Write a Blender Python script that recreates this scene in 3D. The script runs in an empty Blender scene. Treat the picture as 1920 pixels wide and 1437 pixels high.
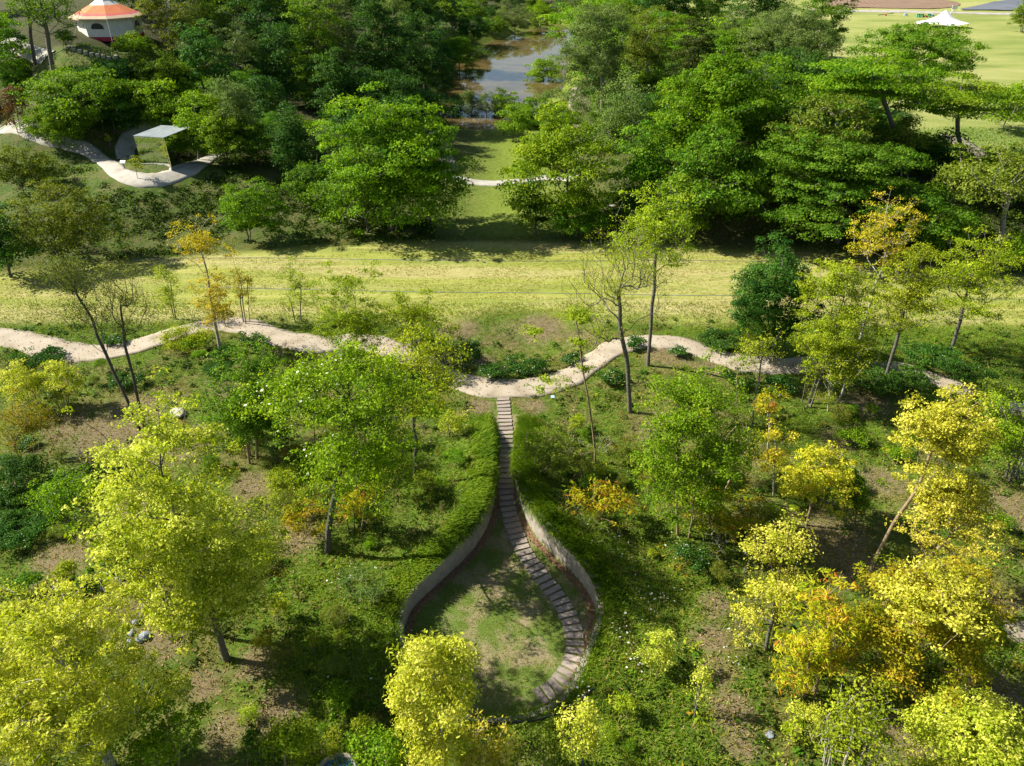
import bpy, math, random
import numpy as np
R = math.radians
rng = np.random.default_rng(7)
scene = bpy.context.scene
COL = scene.collection

# ------------------------------------------------------------------ camera
CAMH, PITCH, F = 20.0, R(33.0), 1331.0      # focal length in pixels of the 1920 wide photograph
cd = bpy.data.cameras.new('camera'); cam = bpy.data.objects.new('camera', cd); COL.objects.link(cam)
cd.sensor_width = 36; cd.lens = 36 * F / 1920; cd.clip_end = 6000; cd.clip_start = 0.3
cam.location = (0, 0, CAMH); cam.rotation_euler = (R(90) - PITCH, 0, 0)
scene.camera = cam
CP, SP = math.cos(PITCH), math.sin(PITCH)

def ray(px, py):
    a, b = px - 960.0, 718.5 - py
    return np.array([a, F * CP + b * SP, -F * SP + b * CP])

def depth(p):                                   # distance along the viewing axis
    return p[1] * CP - (p[2] - CAMH) * SP

# ------------------------------------------------------------------ noise
def vnoise(x, y, seed=0):
    x = np.asarray(x, float); y = np.asarray(y, float)
    xi = np.floor(x).astype(np.int64); yi = np.floor(y).astype(np.int64)
    fx = x - xi; fy = y - yi
    fx = fx * fx * (3 - 2 * fx); fy = fy * fy * (3 - 2 * fy)
    def hsh(a, b):
        h = (a * 374761393 + b * 668265263 + seed * 974711) & 0xffffffff
        h = ((h ^ (h >> 13)) * 1274126177) & 0xffffffff
        return ((h ^ (h >> 16)) & 0xffff) / 65535.0
    a = hsh(xi, yi); b = hsh(xi + 1, yi); c = hsh(xi, yi + 1); d = hsh(xi + 1, yi + 1)
    return (a * (1 - fx) + b * fx) * (1 - fy) + (c * (1 - fx) + d * fx) * fy

def fbm(x, y, seed=0, o=4):
    s, a, t = 0, 0.5, 0
    for k in range(o):
        s = s + a * vnoise(np.asarray(x) * 2 ** k, np.asarray(y) * 2 ** k, seed + k * 17); t += a; a *= 0.5
    return s / t

def sstep(a, b, x):
    t = np.clip((np.asarray(x, float) - a) / (b - a), 0, 1)
    return t * t * (3 - 2 * t)

# ------------------------------------------------------------------ terrain
def on_plane(px, py, z):
    d = ray(px, py); t = (z - CAMH) / d[2]
    return np.array([d[0] * t, d[1] * t, z])

_c = []
def cp(px, py, z): _c.append(on_plane(px, py, z))
def cw(x, y, z): _c.append(np.array([x, y, z], float))
for a in [(0, 540, 0), (200, 490, 0), (400, 460, 0), (660, 446, 0), (960, 440, 0), (1150, 446, 0), (1400, 452, .2), (1640, 465, .2), (1919, 500, 0),
          (300, 338, 2.5), (210, 300, 2.6), (150, 276, 2.9), (0, 235, 3.6), (385, 300, 2.4), (300, 262, 2.7), (330, 385, 1.0), (480, 340, 1.6), (560, 390, .6),
          (60, 340, 1.9), (100, 420, 1.0), (20, 285, 2.9), (440, 400, .7), (200, 390, 1.1), (240, 355, 2.1),
          (200, 72, 10.6), (150, 88, 10.2), (260, 84, 10.4), (170, 104, 9.6), (60, 125, 8.4), (0, 160, 6.6), (0, 90, 9.5), (300, 110, 9.0), (250, 165, 6.0), (350, 200, 4.0), (420, 140, 5.2),
          (560, 200, 3.4), (620, 330, 1.0), (500, 270, 2.6), (640, 130, 2.8), (720, 240, 1.2), (810, 250, .1), (850, 330, -.2), (960, 340, -.3), (1050, 340, .2), (900, 270, -.5), (960, 400, -.1), (1080, 190, .2), (1070, 240, .0),
          (1180, 380, 1.4), (1300, 330, 3.2), (1500, 380, 2.4), (1700, 400, 2.0), (1850, 285, 3.6), (1500, 250, 4.4), (1300, 200, 3.2), (1150, 180, 1.2), (1700, 200, 3.6)]: cp(*a)
for a in [(-45, 100, 11), (-60, 140, 9), (-28, 105, 8), (-20, 130, 4), (-14, 100, .6), (-16, 160, 2), (-12, 190, .5), (0, 205, 0), (10, 230, 1), (16, 150, .8), (16, 110, .8), (14, 185, .5), (40, 110, 3.2),
          (60, 126, 2.2), (60, 160, 2.4), (100, 130, 2.4), (60, 190, 3), (120, 190, 3), (30, 190, 2.4), (0, 300, 4), (120, 260, 4), (-120, 200, 9), (-100, 80, 8), (-80, 60, 4), (-70, 48, 0), (80, 60, 3), (70, 46, 0), (-120, 20, 0), (120, 20, 0), (0, 0, 0), (90, 90, 3)]: cw(*a)
_c = np.array(_c)
_phi = lambda d2: np.sqrt(d2 + 9.0)
_A = _phi(((_c[:, None, :2] - _c[None, :, :2]) ** 2).sum(-1)) + np.eye(len(_c)) * -0.35
_w = np.linalg.solve(_A, _c[:, 2] - 2.0)

def spline(pts, n=24, closed=False):
    P = np.asarray(pts, float); m = len(P); out = []
    for i in range(m if closed else m - 1):
        if closed: p0, p1, p2, p3 = P[(i - 1) % m], P[i], P[(i + 1) % m], P[(i + 2) % m]
        else: p0, p1, p2, p3 = P[max(i - 1, 0)], P[i], P[i + 1], P[min(i + 2, m - 1)]
        for k in range(n):
            t = k / n
            out.append(.5 * (2 * p1 + (p2 - p0) * t + (2 * p0 - 5 * p1 + 4 * p2 - p3) * t * t + (3 * p1 - p0 - 3 * p2 + p3) * t ** 3))
    if not closed: out.append(P[-1])
    return np.array(out)

def sdist(x, y, poly):                          # signed distance to a polygon, negative inside
    x = np.asarray(x, float); y = np.asarray(y, float)
    sh = x.shape; x = x.ravel(); y = y.ravel()
    best = np.full(x.shape, 1e9); ins = np.zeros(x.shape, bool)
    n = len(poly)
    for i in range(n):
        ax, ay = poly[i][:2]; bx, by = poly[(i + 1) % n][:2]
        dx, dy = bx - ax, by - ay
        t = np.clip(((x - ax) * dx + (y - ay) * dy) / (dx * dx + dy * dy + 1e-12), 0, 1)
        best = np.minimum(best, (x - ax - t * dx) ** 2 + (y - ay - t * dy) ** 2)
        c = ((ay > y) != (by > y))
        ins ^= c & (x < dx * (y - ay) / (dy + 1e-20) + ax)
    d = np.sqrt(best)
    return np.where(ins, -d, d).reshape(sh)

# the sunken drop-shaped lawn: outline of its floor
FLOOR = -0.70
def floor_z(y):                                 # the floor ramps down from the path to the round lawn
    return FLOOR * (1 - sstep(20.0, 27.5, y))
def on_floor(px, py):
    p = on_plane(px, py, -.4)
    for _ in range(6): p = on_plane(px, py, float(floor_z(p[1])))
    return p
DROP_PX = [(962, 768), (974, 800), (968, 850), (966, 905), (974, 945), (1000, 1000), (1036, 1040), (1082, 1085), (1112, 1130), (1118, 1172), (1100, 1232), (1062, 1290), (1005, 1328), (930, 1342),
           (850, 1332), (795, 1296), (766, 1245), (757, 1192), (774, 1142), (822, 1095), (874, 1046), (908, 1000), (925, 950), (929, 905), (928, 850), (922, 800), (930, 768)]
DROP = spline([(on_plane(p[0], p[1], 0) if p[1] > 1285 else on_floor(*p))[:2] for p in DROP_PX], 6, True)
POND = spline([on_plane(*p, -1.0)[:2] for p in [(835, 233), (824, 190), (845, 130), (872, 98), (960, 66), (1052, 46), (1078, 70), (1062, 130), (1045, 165), (1002, 190), (1002, 222), (920, 236)]], 4, True)

def base_h(x, y):
    x = np.asarray(x, float); y = np.asarray(y, float)
    sh = x.shape; xf = x.ravel(); yf = y.ravel(); out = np.zeros(xf.shape)
    for s in range(0, len(xf), 20000):
        d2 = (xf[s:s + 20000, None] - _c[None, :, 0]) ** 2 + (yf[s:s + 20000, None] - _c[None, :, 1]) ** 2
        out[s:s + 20000] = _phi(d2) @ _w + 2.0
    out = out.reshape(sh)
    r = np.hypot(x, y)
    out = out + (3.0 - out) * sstep(230, 420, r)
    yfoot = 50.0 - 0.005 * np.minimum(np.abs(x), 60) ** 2
    m = sstep(yfoot - 1.5, yfoot + 3.5, y)
    h = m * out
    g = 1 - sstep(38, 44, y)
    h = h + g * (fbm(x * .16, y * .16, 3) - .5) * 0.7 * sstep(2.5, 6, np.hypot(x, (y - 21) * .6))
    h = h - 0.8 * np.exp(-((x - 0) / 3.4) ** 2 - ((y - 34.6) / 2.6) ** 2)
    h = h + m * (fbm(x * .12, y * .12, 9) - .5) * 0.8
    return h

def height(x, y):
    x = np.asarray(x, float); y = np.asarray(y, float)
    h = base_h(x, y)
    near = (np.abs(x) < 14) & (y < 36) & (y > 6)
    if near.any():
        sd = sdist(x[near], y[near], DROP); yy = y[near]
        band = 1 - sstep(2.0, 4.5, sd)
        hh = h[near] * (1 - band) + 0 * band
        wet = 1 - sstep(25.0, 28.0, yy)
        berm = (0.18 + .30 * sstep(18, 21, yy)) * np.exp(-((sd - .55) / 1.0) ** 2) * wet * sstep(14.5, 20, yy) + .1 * np.exp(-(sd / 1.5) ** 2) * wet * sstep(12, 15, yy)
        fl = floor_z(yy)
        up = hh + berm
        t = np.clip((sd - .05) / .15, 0, 1)
        h = h.copy(); h[near] = fl * (1 - t) + up * t
    far = (y > 60) & (y < 230) & (np.abs(x) < 40)
    if far.any():
        sd = sdist(x[far], y[far], POND); hf = h[far]
        k = sstep(-3, 5, sd)
        h = h.copy(); h[far] = np.where(sd < 6, (-2.2) * (1 - k) + np.maximum(hf, -.4) * k, hf)
    return h

def hgt(x, y): return float(height(np.array([x]), np.array([y]))[0])

def ground(px, py):                             # where the line of sight meets the terrain
    d = ray(px, py); d = d / np.linalg.norm(d)
    t = np.arange(16, 420, .5)
    P = np.array([0, 0, CAMH])[None] + d[None] * t[:, None]
    g = P[:, 2] - height(P[:, 0], P[:, 1])
    i = int(np.argmax(g < 0)) if (g < 0).any() else len(t) - 1
    a, b = (t[max(i - 1, 0)], t[i])
    for _ in range(12):
        m = (a + b) / 2; p = np.array([0, 0, CAMH]) + d * m
        if p[2] < hgt(p[0], p[1]): b = m
        else: a = m
    return np.array([0, 0, CAMH]) + d * b

# ------------------------------------------------------------------ mesh and object helpers
def mesh_np(name, V, faces, mats, smooth=False, attrs=None, mi=None):
    me = bpy.data.meshes.new(name)
    V = np.asarray(V, np.float32)
    me.vertices.add(len(V)); me.vertices.foreach_set('co', V.ravel())
    idx, tot = [], []
    for f in faces:
        f = np.asarray(f, np.int32)
        if len(f) == 0: continue
        idx.append(f.ravel()); tot.append(np.full(len(f), f.shape[1], np.int32))
    idx = np.concatenate(idx); tot = np.concatenate(tot)
    st = np.concatenate([[0], np.cumsum(tot)[:-1]]).astype(np.int32)
    me.loops.add(len(idx)); me.loops.foreach_set('vertex_index', idx)
    me.polygons.add(len(tot)); me.polygons.foreach_set('loop_start', st); me.polygons.foreach_set('loop_total', tot)
    if mi is not None: me.polygons.foreach_set('material_index', np.asarray(mi, np.int32))
    me.polygons.foreach_set('use_smooth', np.full(len(tot), smooth))
    for m in (mats if isinstance(mats, (list, tuple)) else [mats]): me.materials.append(m)
    for an, (dom, arr) in (attrs or {}).items():
        a = me.attributes.new(an, 'FLOAT', dom); a.data.foreach_set('value', np.asarray(arr, np.float32).ravel())
    me.update(calc_edges=True); me.validate()
    return me

def obj(name, me, parent=None, loc=None):
    o = bpy.data.objects.new(name, me); COL.objects.link(o)
    if parent is not None: o.parent = parent
    if loc is not None: o.location = loc
    return o

def tag(o, label=None, cat=None, group=None, kind=None):
    if label: o['label'] = label
    if cat: o['category'] = cat
    if group: o['group'] = group
    if kind: o['kind'] = kind
    return o

def thing(name, loc, label, cat, group=None, rz=0):
    o = bpy.data.objects.new(name, None); COL.objects.link(o); o.empty_display_size = .3
    o.location = loc; o.rotation_euler = (0, 0, rz)
    return tag(o, label, cat, group)

class MB:                                       # collects shapes into one mesh
    def __init__(s): s.v = []; s.f = {3: [], 4: []}; s.n = 0
    def add(s, V, F):
        for f in F:
            s.f.setdefault(len(f), []).append([i + s.n for i in f])
        s.v.extend([tuple(map(float, p)) for p in V]); s.n += len(V)
    def hexa(s, P):                             # eight corners: bottom ring then top ring
        s.add(P, [(3, 2, 1, 0), (4, 5, 6, 7), (0, 1, 5, 4), (1, 2, 6, 5), (2, 3, 7, 6), (3, 0, 4, 7)])
    def box(s, c, d, rz=0):
        cx, cy, cz = c; a, b, e = d[0] / 2, d[1] / 2, d[2] / 2; co, si = math.cos(rz), math.sin(rz)
        q = [(-a, -b), (a, -b), (a, b), (-a, b)]
        s.hexa([(cx + x * co - y * si, cy + x * si + y * co, cz + z) for z in (-e, e) for x, y in q])
    def tube(s, P, rad, n=6, cap=True):
        V, F = tube_np(np.asarray(P, float), np.asarray(rad, float), n)
        s.add(V, [tuple(f) for f in F])
        if cap: s.add(V[-n:], [tuple(range(n))]); s.add(V[:n], [tuple(range(n - 1, -1, -1))])
    def mesh(s, name, mats, smooth=False):
        fs = [np.array(f) for k, f in s.f.items() if f]
        return mesh_np(name, s.v, fs, mats, smooth)

def tube_np(P, rad, n):
    m = len(P); T = np.gradient(P, axis=0); T /= np.linalg.norm(T, axis=1)[:, None] + 1e-9
    ref = np.array([0.31, 0.95, 0.07]); 
    A = np.cross(T, ref); A /= np.linalg.norm(A, axis=1)[:, None] + 1e-9
    B = np.cross(T, A)
    a = np.arange(n) / n * 2 * math.pi
    V = P[:, None] + rad[:, None, None] * (A[:, None] * np.cos(a)[None, :, None] + B[:, None] * np.sin(a)[None, :, None])
    i = np.arange(m - 1)[:, None] * n; j = np.arange(n)[None]
    k = (j + 1) % n
    Fq = np.stack([i + j, i + k, i + n + k, i + n + j], -1).reshape(-1, 4)
    return V.reshape(-1, 3), Fq

# ------------------------------------------------------------------ materials
def new_mat(name):
    m = bpy.data.materials.new(name); m.use_nodes = True
    nt = m.node_tree; nt.nodes.clear()
    out = nt.nodes.new('ShaderNodeOutputMaterial')
    return m, nt, out

def node(nt, t, **kw):
    n = nt.nodes.new(t)
    for k, v in kw.items():
        if k.startswith('in_'):
            key = k[3:]; n.inputs[int(key) if key.isdigit() else key.replace('_', ' ')].default_value = v
        else: setattr(n, k, v)
    return n

def rgb(c): return (c[0], c[1], c[2], 1)

def ramp(nt, cols, pos=None):
    n = nt.nodes.new('ShaderNodeValToRGB'); e = n.color_ramp.elements
    pos = pos or [i / (len(cols) - 1) for i in range(len(cols))]
    while len(e) < len(cols): e.new(.5)
    for i, c in enumerate(cols): e[i].position = pos[i]; e[i].color = rgb(c)
    return n

def leaf_mat(name, cols, trans=.38, rough=.62, spec=.10, pos=None, var=(.80, 1.14)):
    m, nt, out = new_mat(name); L = nt.links.new
    at = node(nt, 'ShaderNodeAttribute', attribute_name='tint')
    rp = ramp(nt, cols, pos); L(at.outputs['Fac'], rp.inputs[0])
    oi = node(nt, 'ShaderNodeObjectInfo')
    hs = node(nt, 'ShaderNodeHueSaturation')
    mr = node(nt, 'ShaderNodeMapRange', in_3=.484, in_4=.512); L(oi.outputs['Random'], mr.inputs[0]); L(mr.outputs[0], hs.inputs['Hue'])
    wn = node(nt, 'ShaderNodeTexWhiteNoise', noise_dimensions='1D'); L(oi.outputs['Random'], wn.inputs['W']); mv = node(nt, 'ShaderNodeMapRange', in_3=var[0], in_4=var[1]); L(wn.outputs['Value'], mv.inputs[0]); L(mv.outputs[0], hs.inputs['Value'])
    L(rp.outputs[0], hs.inputs['Color'])
    p = node(nt, 'ShaderNodeBsdfPrincipled', in_Roughness=rough); p.inputs['Specular IOR Level'].default_value = spec
    L(hs.outputs[0], p.inputs['Base Color'])
    t = node(nt, 'ShaderNodeBsdfTranslucent')
    h2 = node(nt, 'ShaderNodeHueSaturation', in_Hue=.492, in_Saturation=1.08, in_Value=1.15); L(hs.outputs[0], h2.inputs['Color']); L(h2.outputs[0], t.inputs[0])
    mx = node(nt, 'ShaderNodeMixShader', in_0=trans); L(p.outputs[0], mx.inputs[1]); L(t.outputs[0], mx.inputs[2])
    L(mx.outputs[0], out.inputs[0])
    return m

def plain_mat(name, c1, c2=None, scale=6, rough=.8, metal=0, bump=.15, spec=.3, detail=6):
    m, nt, out = new_mat(name); L = nt.links.new
    tc = node(nt, 'ShaderNodeTexCoord')
    nz = node(nt, 'ShaderNodeTexNoise', in_Scale=scale, in_Detail=detail, in_Roughness=.65); L(tc.outputs['Object'], nz.inputs['Vector'])
    rp = ramp(nt, [c1, c2 or [x * .75 for x in c1]], [.35, .68]); L(nz.outputs['Fac'], rp.inputs[0])
    p = node(nt, 'ShaderNodeBsdfPrincipled', in_Roughness=rough, in_Metallic=metal); p.inputs['Specular IOR Level'].default_value = spec
    L(rp.outputs[0], p.inputs['Base Color'])
    if bump:
        b = node(nt, 'ShaderNodeBump', in_Strength=bump, in_Distance=.05); L(nz.outputs['Fac'], b.inputs['Height']); L(b.outputs[0], p.inputs['Normal'])
    L(p.outputs[0], out.inputs[0])
    return m

LM = {
 'lime':   leaf_mat('lime_leaf', [(.20, .28, .010), (.37, .44, .028), (.55, .59, .062), (.74, .73, .15)], .44, var=(.98, 1.06), pos=[0, .3, .62, 1]),
 'yellow': leaf_mat('yellow_leaf', [(.22, .25, .012), (.42, .40, .026), (.59, .55, .055), (.76, .69, .13)], .40, var=(.95, 1.05), pos=[0, .3, .62, 1]),
 'gold':   leaf_mat('gold_leaf', [(.20, .26, .010), (.44, .44, .02), (.62, .57, .045), (.70, .54, .05)], .4, pos=[0, .35, .7, 1]),
 'ylgreen':leaf_mat('yellow_green_leaf', [(.12, .20, .006), (.29, .38, .014), (.49, .55, .045)], .44),
 'fresh':  leaf_mat('fresh_green_leaf', [(.075, .175, .006), (.16, .30, .009), (.29, .42, .02)], .42),
 'mid':    leaf_mat('mid_green_leaf', [(.052, .14, .007), (.108, .225, .011), (.20, .32, .02)], .38),
 'deep':   leaf_mat('deep_green_leaf', [(.024, .085, .011), (.05, .14, .015), (.09, .19, .022)], .32),
 'olive':  leaf_mat('olive_leaf', [(.085, .135, .011), (.155, .21, .018), (.245, .29, .035)], .38),
 'grey':   leaf_mat('grey_green_leaf', [(.08, .15, .026), (.14, .22, .042), (.22, .29, .07)], .36),
 'rust':   leaf_mat('rust_leaf', [(.14, .22, .006), (.36, .39, .010), (.52, .43, .025), (.42, .15, .025)], .38, pos=[0, .45, .82, 1]),
 'oliverust': leaf_mat('olive_rust_leaf', [(.15, .19, .008), (.30, .27, .010), (.42, .28, .02)], .38),
 'cover': leaf_mat('cover_leaf', [(.022, .052, .005), (.045, .09, .007), (.09, .145, .014)], .3),
 'cover2': leaf_mat('olive_cover_leaf', [(.05, .06, .010), (.10, .105, .018), (.17, .155, .04)], .3),
 'brown':  leaf_mat('bronze_leaf', [(.07, .05, .015), (.15, .08, .02), (.22, .11, .03)], .3),
 'conifer':leaf_mat('conifer_leaf', [(.03, .05, .008), (.055, .08, .009), (.09, .11, .014)], .2),
 'white':  leaf_mat('white_petal', [(.6, .62, .5), (.78, .78, .68)], .3),
 'dry':    leaf_mat('dry_litter', [(.16, .09, .04), (.26, .16, .08), (.36, .25, .14)], .1),
 'grass':  leaf_mat('grass_blade', [(.045, .10, .004), (.095, .185, .006), (.20, .29, .014)], .35),
 'drygrass': leaf_mat('dry_grass_blade', [(.13, .17, .012), (.26, .26, .035), (.42, .37, .10)], .3),
}
BARK = {
 'grey':  plain_mat('grey_bark', (.16, .145, .12), (.075, .066, .055), 9, .9, bump=.5),
 'dark':  plain_mat('dark_bark', (.12, .105, .085), (.06, .052, .044), 9, .9, bump=.5),
 'pale':  plain_mat('pale_bark', (.42, .38, .32), (.23, .20, .16), 7, .85, bump=.4),
 'tan':   plain_mat('tan_bark', (.30, .22, .13), (.17, .125, .08), 7, .85, bump=.4),
}
# ------------------------------------------------------------------ ground sheet
def axis(dense0, dense1, step, lo, hi, grow=1.055, mx=90):
    a = list(np.arange(dense0, dense1 + 1e-6, step)); s = step
    while a[-1] < hi: s = min(s * grow, mx); a.append(a[-1] + s)
    s = step; b = [a[0]]
    while b[-1] > lo: s = min(s * grow, mx); b.append(b[-1] - s)
    return np.array(b[:0:-1] + a)
XS = axis(-5.5, 5.5, .13, -1600, 1600, 1.05)
YS = axis(11.5, 28.5, .13, -120, 2400, 1.012)
gx, gy = np.meshgrid(XS, YS)
gz = height(gx, gy)

DIRT = [(200, 810, 3.4), (330, 830, 2.6), (440, 720, 2.6), (130, 800, 2.2), (250, 770, 2.5), (250, 1120, 2.0), (300, 1200, 1.6), (380, 1280, 1.1), (120, 1040, 2.2), (480, 1240, 1.2), (420, 1370, 1.2), (1340, 1140, 1.0), (1330, 1200, 1.1), (1345, 1270, 1.0), (1370, 1340, 1.2),
        (1390, 1400, 1.0), (1250, 670, 2.2), (1330, 690, 1.4), (1240, 800, 2.0), (1560, 1000, 2.2), (1600, 1060, 2.0), (1620, 760, 2.0), (1580, 820, 1.6), (1650, 900, 1.6), (860, 610, 2.2), (1010, 610, 2.4), (1090, 630, 1.6), (900, 660, 1.5), (900, 762, 1.2), (1000, 762, 1.2),
        (1870, 1130, 1.2), (1870, 1300, 1.4), (1700, 1390, 1.4), (520, 1330, 1.4), (560, 1010, 1.4), (480, 910, 1.8), (1900, 960, 2.0), (250, 940, 2.0), (1700, 1080, 1.4), (1450, 860, 1.6)]
LUSH = [(640, 1180, 2.4), (700, 1090, 1.8), (600, 1100, 1.6), (1200, 1040, 2.0), (1250, 1130, 2.0), (1190, 1230, 2.0), (1220, 1340, 2.4), (1260, 1420, 2.0), (640, 1300, 2.0), (1160, 1130, 1.6), (150, 1000, 2.0), (80, 940, 2.0), (1800, 1180, 2.0), (1840, 1250, 1.6), (590, 1240, 1.6), (1500, 800, 1.8), (1600, 830, 1.6),
        (120, 600, 3.0), (300, 590, 3.0), (620, 600, 2.6), (860, 580, 2.4), (960, 570, 1.6), (1120, 570, 2.2), (1330, 620, 2.2), (1800, 640, 3), (1560, 620, 3), (850, 900, 2), (1080, 860, 2)]
def blobs(lst, x, y):
    o = np.zeros(np.shape(x))
    for px, py, r in lst:
        p = on_plane(px, py, 0)
        o = np.maximum(o, np.exp(-(((x - p[0]) ** 2 + (y - p[1]) ** 2) / r ** 2) ** 1.0))
    return o
def zones(x, y):
    yf = 50.0 - 0.005 * np.minimum(np.abs(x), 60) ** 2
    w = (fbm(x * .25, y * .25, 5) - .5) * 3
    mead = sstep(36.5, 38.6, y + w * .9 - .012 * np.abs(x) * 0) * (1 - sstep(yf - .6, yf + 1.2, y + w * .5))
    bowl = np.exp(-((x - 0) / 4.6) ** 2 - ((y - 36.6) / 3.2) ** 2)
    mead = mead * (1 - sstep(.3, .75, bowl))
    dirt = np.maximum(blobs(DIRT, x, y), .75 * bowl)
    lush = blobs(LUSH, x, y)
    rm = np.maximum(sstep(0, 8, x - (38 - .12 * (y - 85))) * sstep(78, 92, y), sstep(33, 38, x) * sstep(56, 62, y))            # the big far meadow
    vall = np.exp(-((x - .5) / 7.0) ** 2) * sstep(49, 52, y) * (1 - sstep(150, 180, y))
    pm = (y > 70) & (y < 225) & (np.abs(x) < 45); pg = np.zeros(np.shape(x)); pg[pm] = 1 - sstep(2.5, 6.5, sdist(x[pm], y[pm], POND)); vall = np.maximum(vall, pg)
    lawn = np.exp(-(((x + 39) / 9) ** 2 + ((y - 73) / 5) ** 2) ** 2)
    mir = np.exp(-(((x + 31) / 9) ** 2 + ((y - 58) / 4.0) ** 2) ** 2)
    hill = sstep(yf - .3, yf + 1.5, y)
    open_ = np.clip(rm + vall + lawn + mir * .8, 0, 1)
    left_slope = sstep(-3, -12, x) * (1 - sstep(60, 70, y + .25 * (x + 30))) * hill * .75
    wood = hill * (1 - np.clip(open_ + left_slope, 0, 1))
    drop = 1 - sstep(-.05, .1, sdist(x, y, DROP)) if np.size(x) < 5e5 else 0 * x
    return dict(mead=mead, dirt=dirt, lush=lush, hill=hill, wood=wood, rm=rm, drop=drop, vall=vall)
Z = zones(gx, gy)
nx, ny = len(XS), len(YS)
ii = (np.arange(ny - 1)[:, None] * nx + np.arange(nx - 1)[None]).ravel()
quads = np.stack([ii, ii + 1, ii + nx + 1, ii + nx], -1)

def ground_mat():
    m, nt, out = new_mat('ground'); L = nt.links.new
    geo = node(nt, 'ShaderNodeNewGeometry')
    def noise(scale, detail=6, rough=.6, sc=(1, 1, 1), dist=0):
        mp = node(nt, 'ShaderNodeMapping'); mp.inputs['Scale'].default_value = sc
        L(geo.outputs['Position'], mp.inputs[0])
        n = node(nt, 'ShaderNodeTexNoise', in_Scale=scale, in_Detail=detail, in_Roughness=rough, in_Distortion=dist); L(mp.outputs[0], n.inputs['Vector'])
        return n.outputs['Fac']
    def attr(n): return node(nt, 'ShaderNodeAttribute', attribute_name=n).outputs['Fac']
    def math_(op, a, b=None, c=None):
        n = node(nt, 'ShaderNodeMath', operation=op)
        for i, v in enumerate((a, b, c)):
            if v is None: continue
            if isinstance(v, (int, float)): n.inputs[i].default_value = v
            else: L(v, n.inputs[i])
        return n.outputs[0]
    def mrange(x, a, b):
        n = node(nt, 'ShaderNodeMapRange', in_1=a, in_2=b, interpolation_type='SMOOTHSTEP'); L(x, n.inputs[0]); return n.outputs[0]
    def mixc(f, a, b):
        n = node(nt, 'ShaderNodeMix', data_type='RGBA')
        if isinstance(f, (int, float)): n.inputs[0].default_value = f
        else: L(f, n.inputs[0])
        for i, v in ((6, a), (7, b)):
            if isinstance(v, tuple): n.inputs[i].default_value = rgb(v)
            else: L(v, n.inputs[i])
        return n.outputs[2]
    fine = noise(26, 5, .7); mid = noise(3.2, 6, .65); big = noise(.55, 6, .6, dist=.6); blade = noise(60, 3, .7)
    def cr(x, *a, **k):
        r = ramp(nt, *a, **k); L(x, r.inputs[0]); return r.outputs[0]
    soil = cr(fine, [(.095, .073, .036), (.185, .147, .078), (.30, .245, .145)], [.3, .52, .75])
    drygr = cr(mid, [(.06, .07, .014), (.12, .12, .03), (.21, .18, .07)], [.3, .5, .72])
    grn = cr(mid, [(.032, .068, .006), (.07, .12, .009), (.135, .185, .02)], [.3, .5, .72])
    grn = mixc(mrange(fine, .5, .75), grn, (.12, .15, .025)); 
    g_amt = mrange(math_('ADD', big, math_('MULTIPLY', attr('lush'), .45)), .40, .58)
    base = mixc(g_amt, drygr, grn)
    s_amt = mrange(math_('ADD', math_('ADD', math_('MULTIPLY', attr('dirt'), .62), math_('MULTIPLY', mid, .5)), math_('MULTIPLY', fine, .35)), 0.76, 1.02)
    col = mixc(s_amt, base, soil)
    stripe = noise(1.0, 6, .7, (.16, 1.5, 1)); stripe2 = noise(.35, 4, .6, (.12, 1.0, 1)); st3 = noise(7, 4, .7, (.18, 1, 1))
    md = cr(stripe, [(.17, .225, .026), (.265, .295, .045), (.39, .36, .12)], [.33, .5, .68])
    md = mixc(mrange(stripe2, .44, .6), md, cr(st3, [(.18, .235, .026), (.30, .315, .06)], [.35, .65]))
    wv = node(nt, 'ShaderNodeTexWave', in_Scale=.16, in_Distortion=3.5, in_Detail=3, wave_type='BANDS', bands_direction='Y'); wv.inputs['Detail Scale'].default_value = .6; L(geo.outputs['Position'], wv.inputs[0])
    md = mixc(math_('MULTIPLY', mrange(wv.outputs['Fac'], .45, .6), .55), md, cr(st3, [(.13, .18, .025), (.23, .26, .045)], [.35, .65]))
    dry_a = mrange(math_('ADD', stripe2, math_('MULTIPLY', mid, .55)), .72, .92)
    md = mixc(dry_a, md, cr(st3, [(.28, .26, .08), (.43, .38, .165)], [.35, .65]))
    md = mixc(mrange(noise(2.6, 6, .75, (.22, 1.2, 1)), .56, .72), md, (.13, .16, .03))
    col = mixc(attr('mead'), col, mixc(mrange(fine, .45, .8), md, (.42, .37, .16)))
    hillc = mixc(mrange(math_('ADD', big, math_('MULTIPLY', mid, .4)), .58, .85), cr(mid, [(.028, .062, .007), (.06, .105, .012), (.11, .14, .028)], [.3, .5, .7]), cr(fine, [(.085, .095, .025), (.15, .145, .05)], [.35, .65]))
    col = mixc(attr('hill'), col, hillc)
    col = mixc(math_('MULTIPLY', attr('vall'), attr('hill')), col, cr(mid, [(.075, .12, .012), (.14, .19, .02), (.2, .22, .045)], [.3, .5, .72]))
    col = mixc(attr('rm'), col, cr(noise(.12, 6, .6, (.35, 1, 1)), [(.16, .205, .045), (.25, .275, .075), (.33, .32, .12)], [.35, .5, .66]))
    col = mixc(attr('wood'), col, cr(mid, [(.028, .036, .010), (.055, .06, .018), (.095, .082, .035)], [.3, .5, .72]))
    dn = noise(.9, 5, .65, dist=.5)
    dl = mixc(mrange(math_('ADD', dn, math_('MULTIPLY', fine, .25)), 0.56, .80), cr(fine, [(.055, .095, .014), (.10, .15, .022), (.17, .21, .045)], [.3, .5, .72]), cr(fine, [(.16, .125, .065), (.27, .215, .12), (.36, .29, .18)], [.3, .5, .72]))
    col = mixc(attr('drop'), col, dl)
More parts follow.
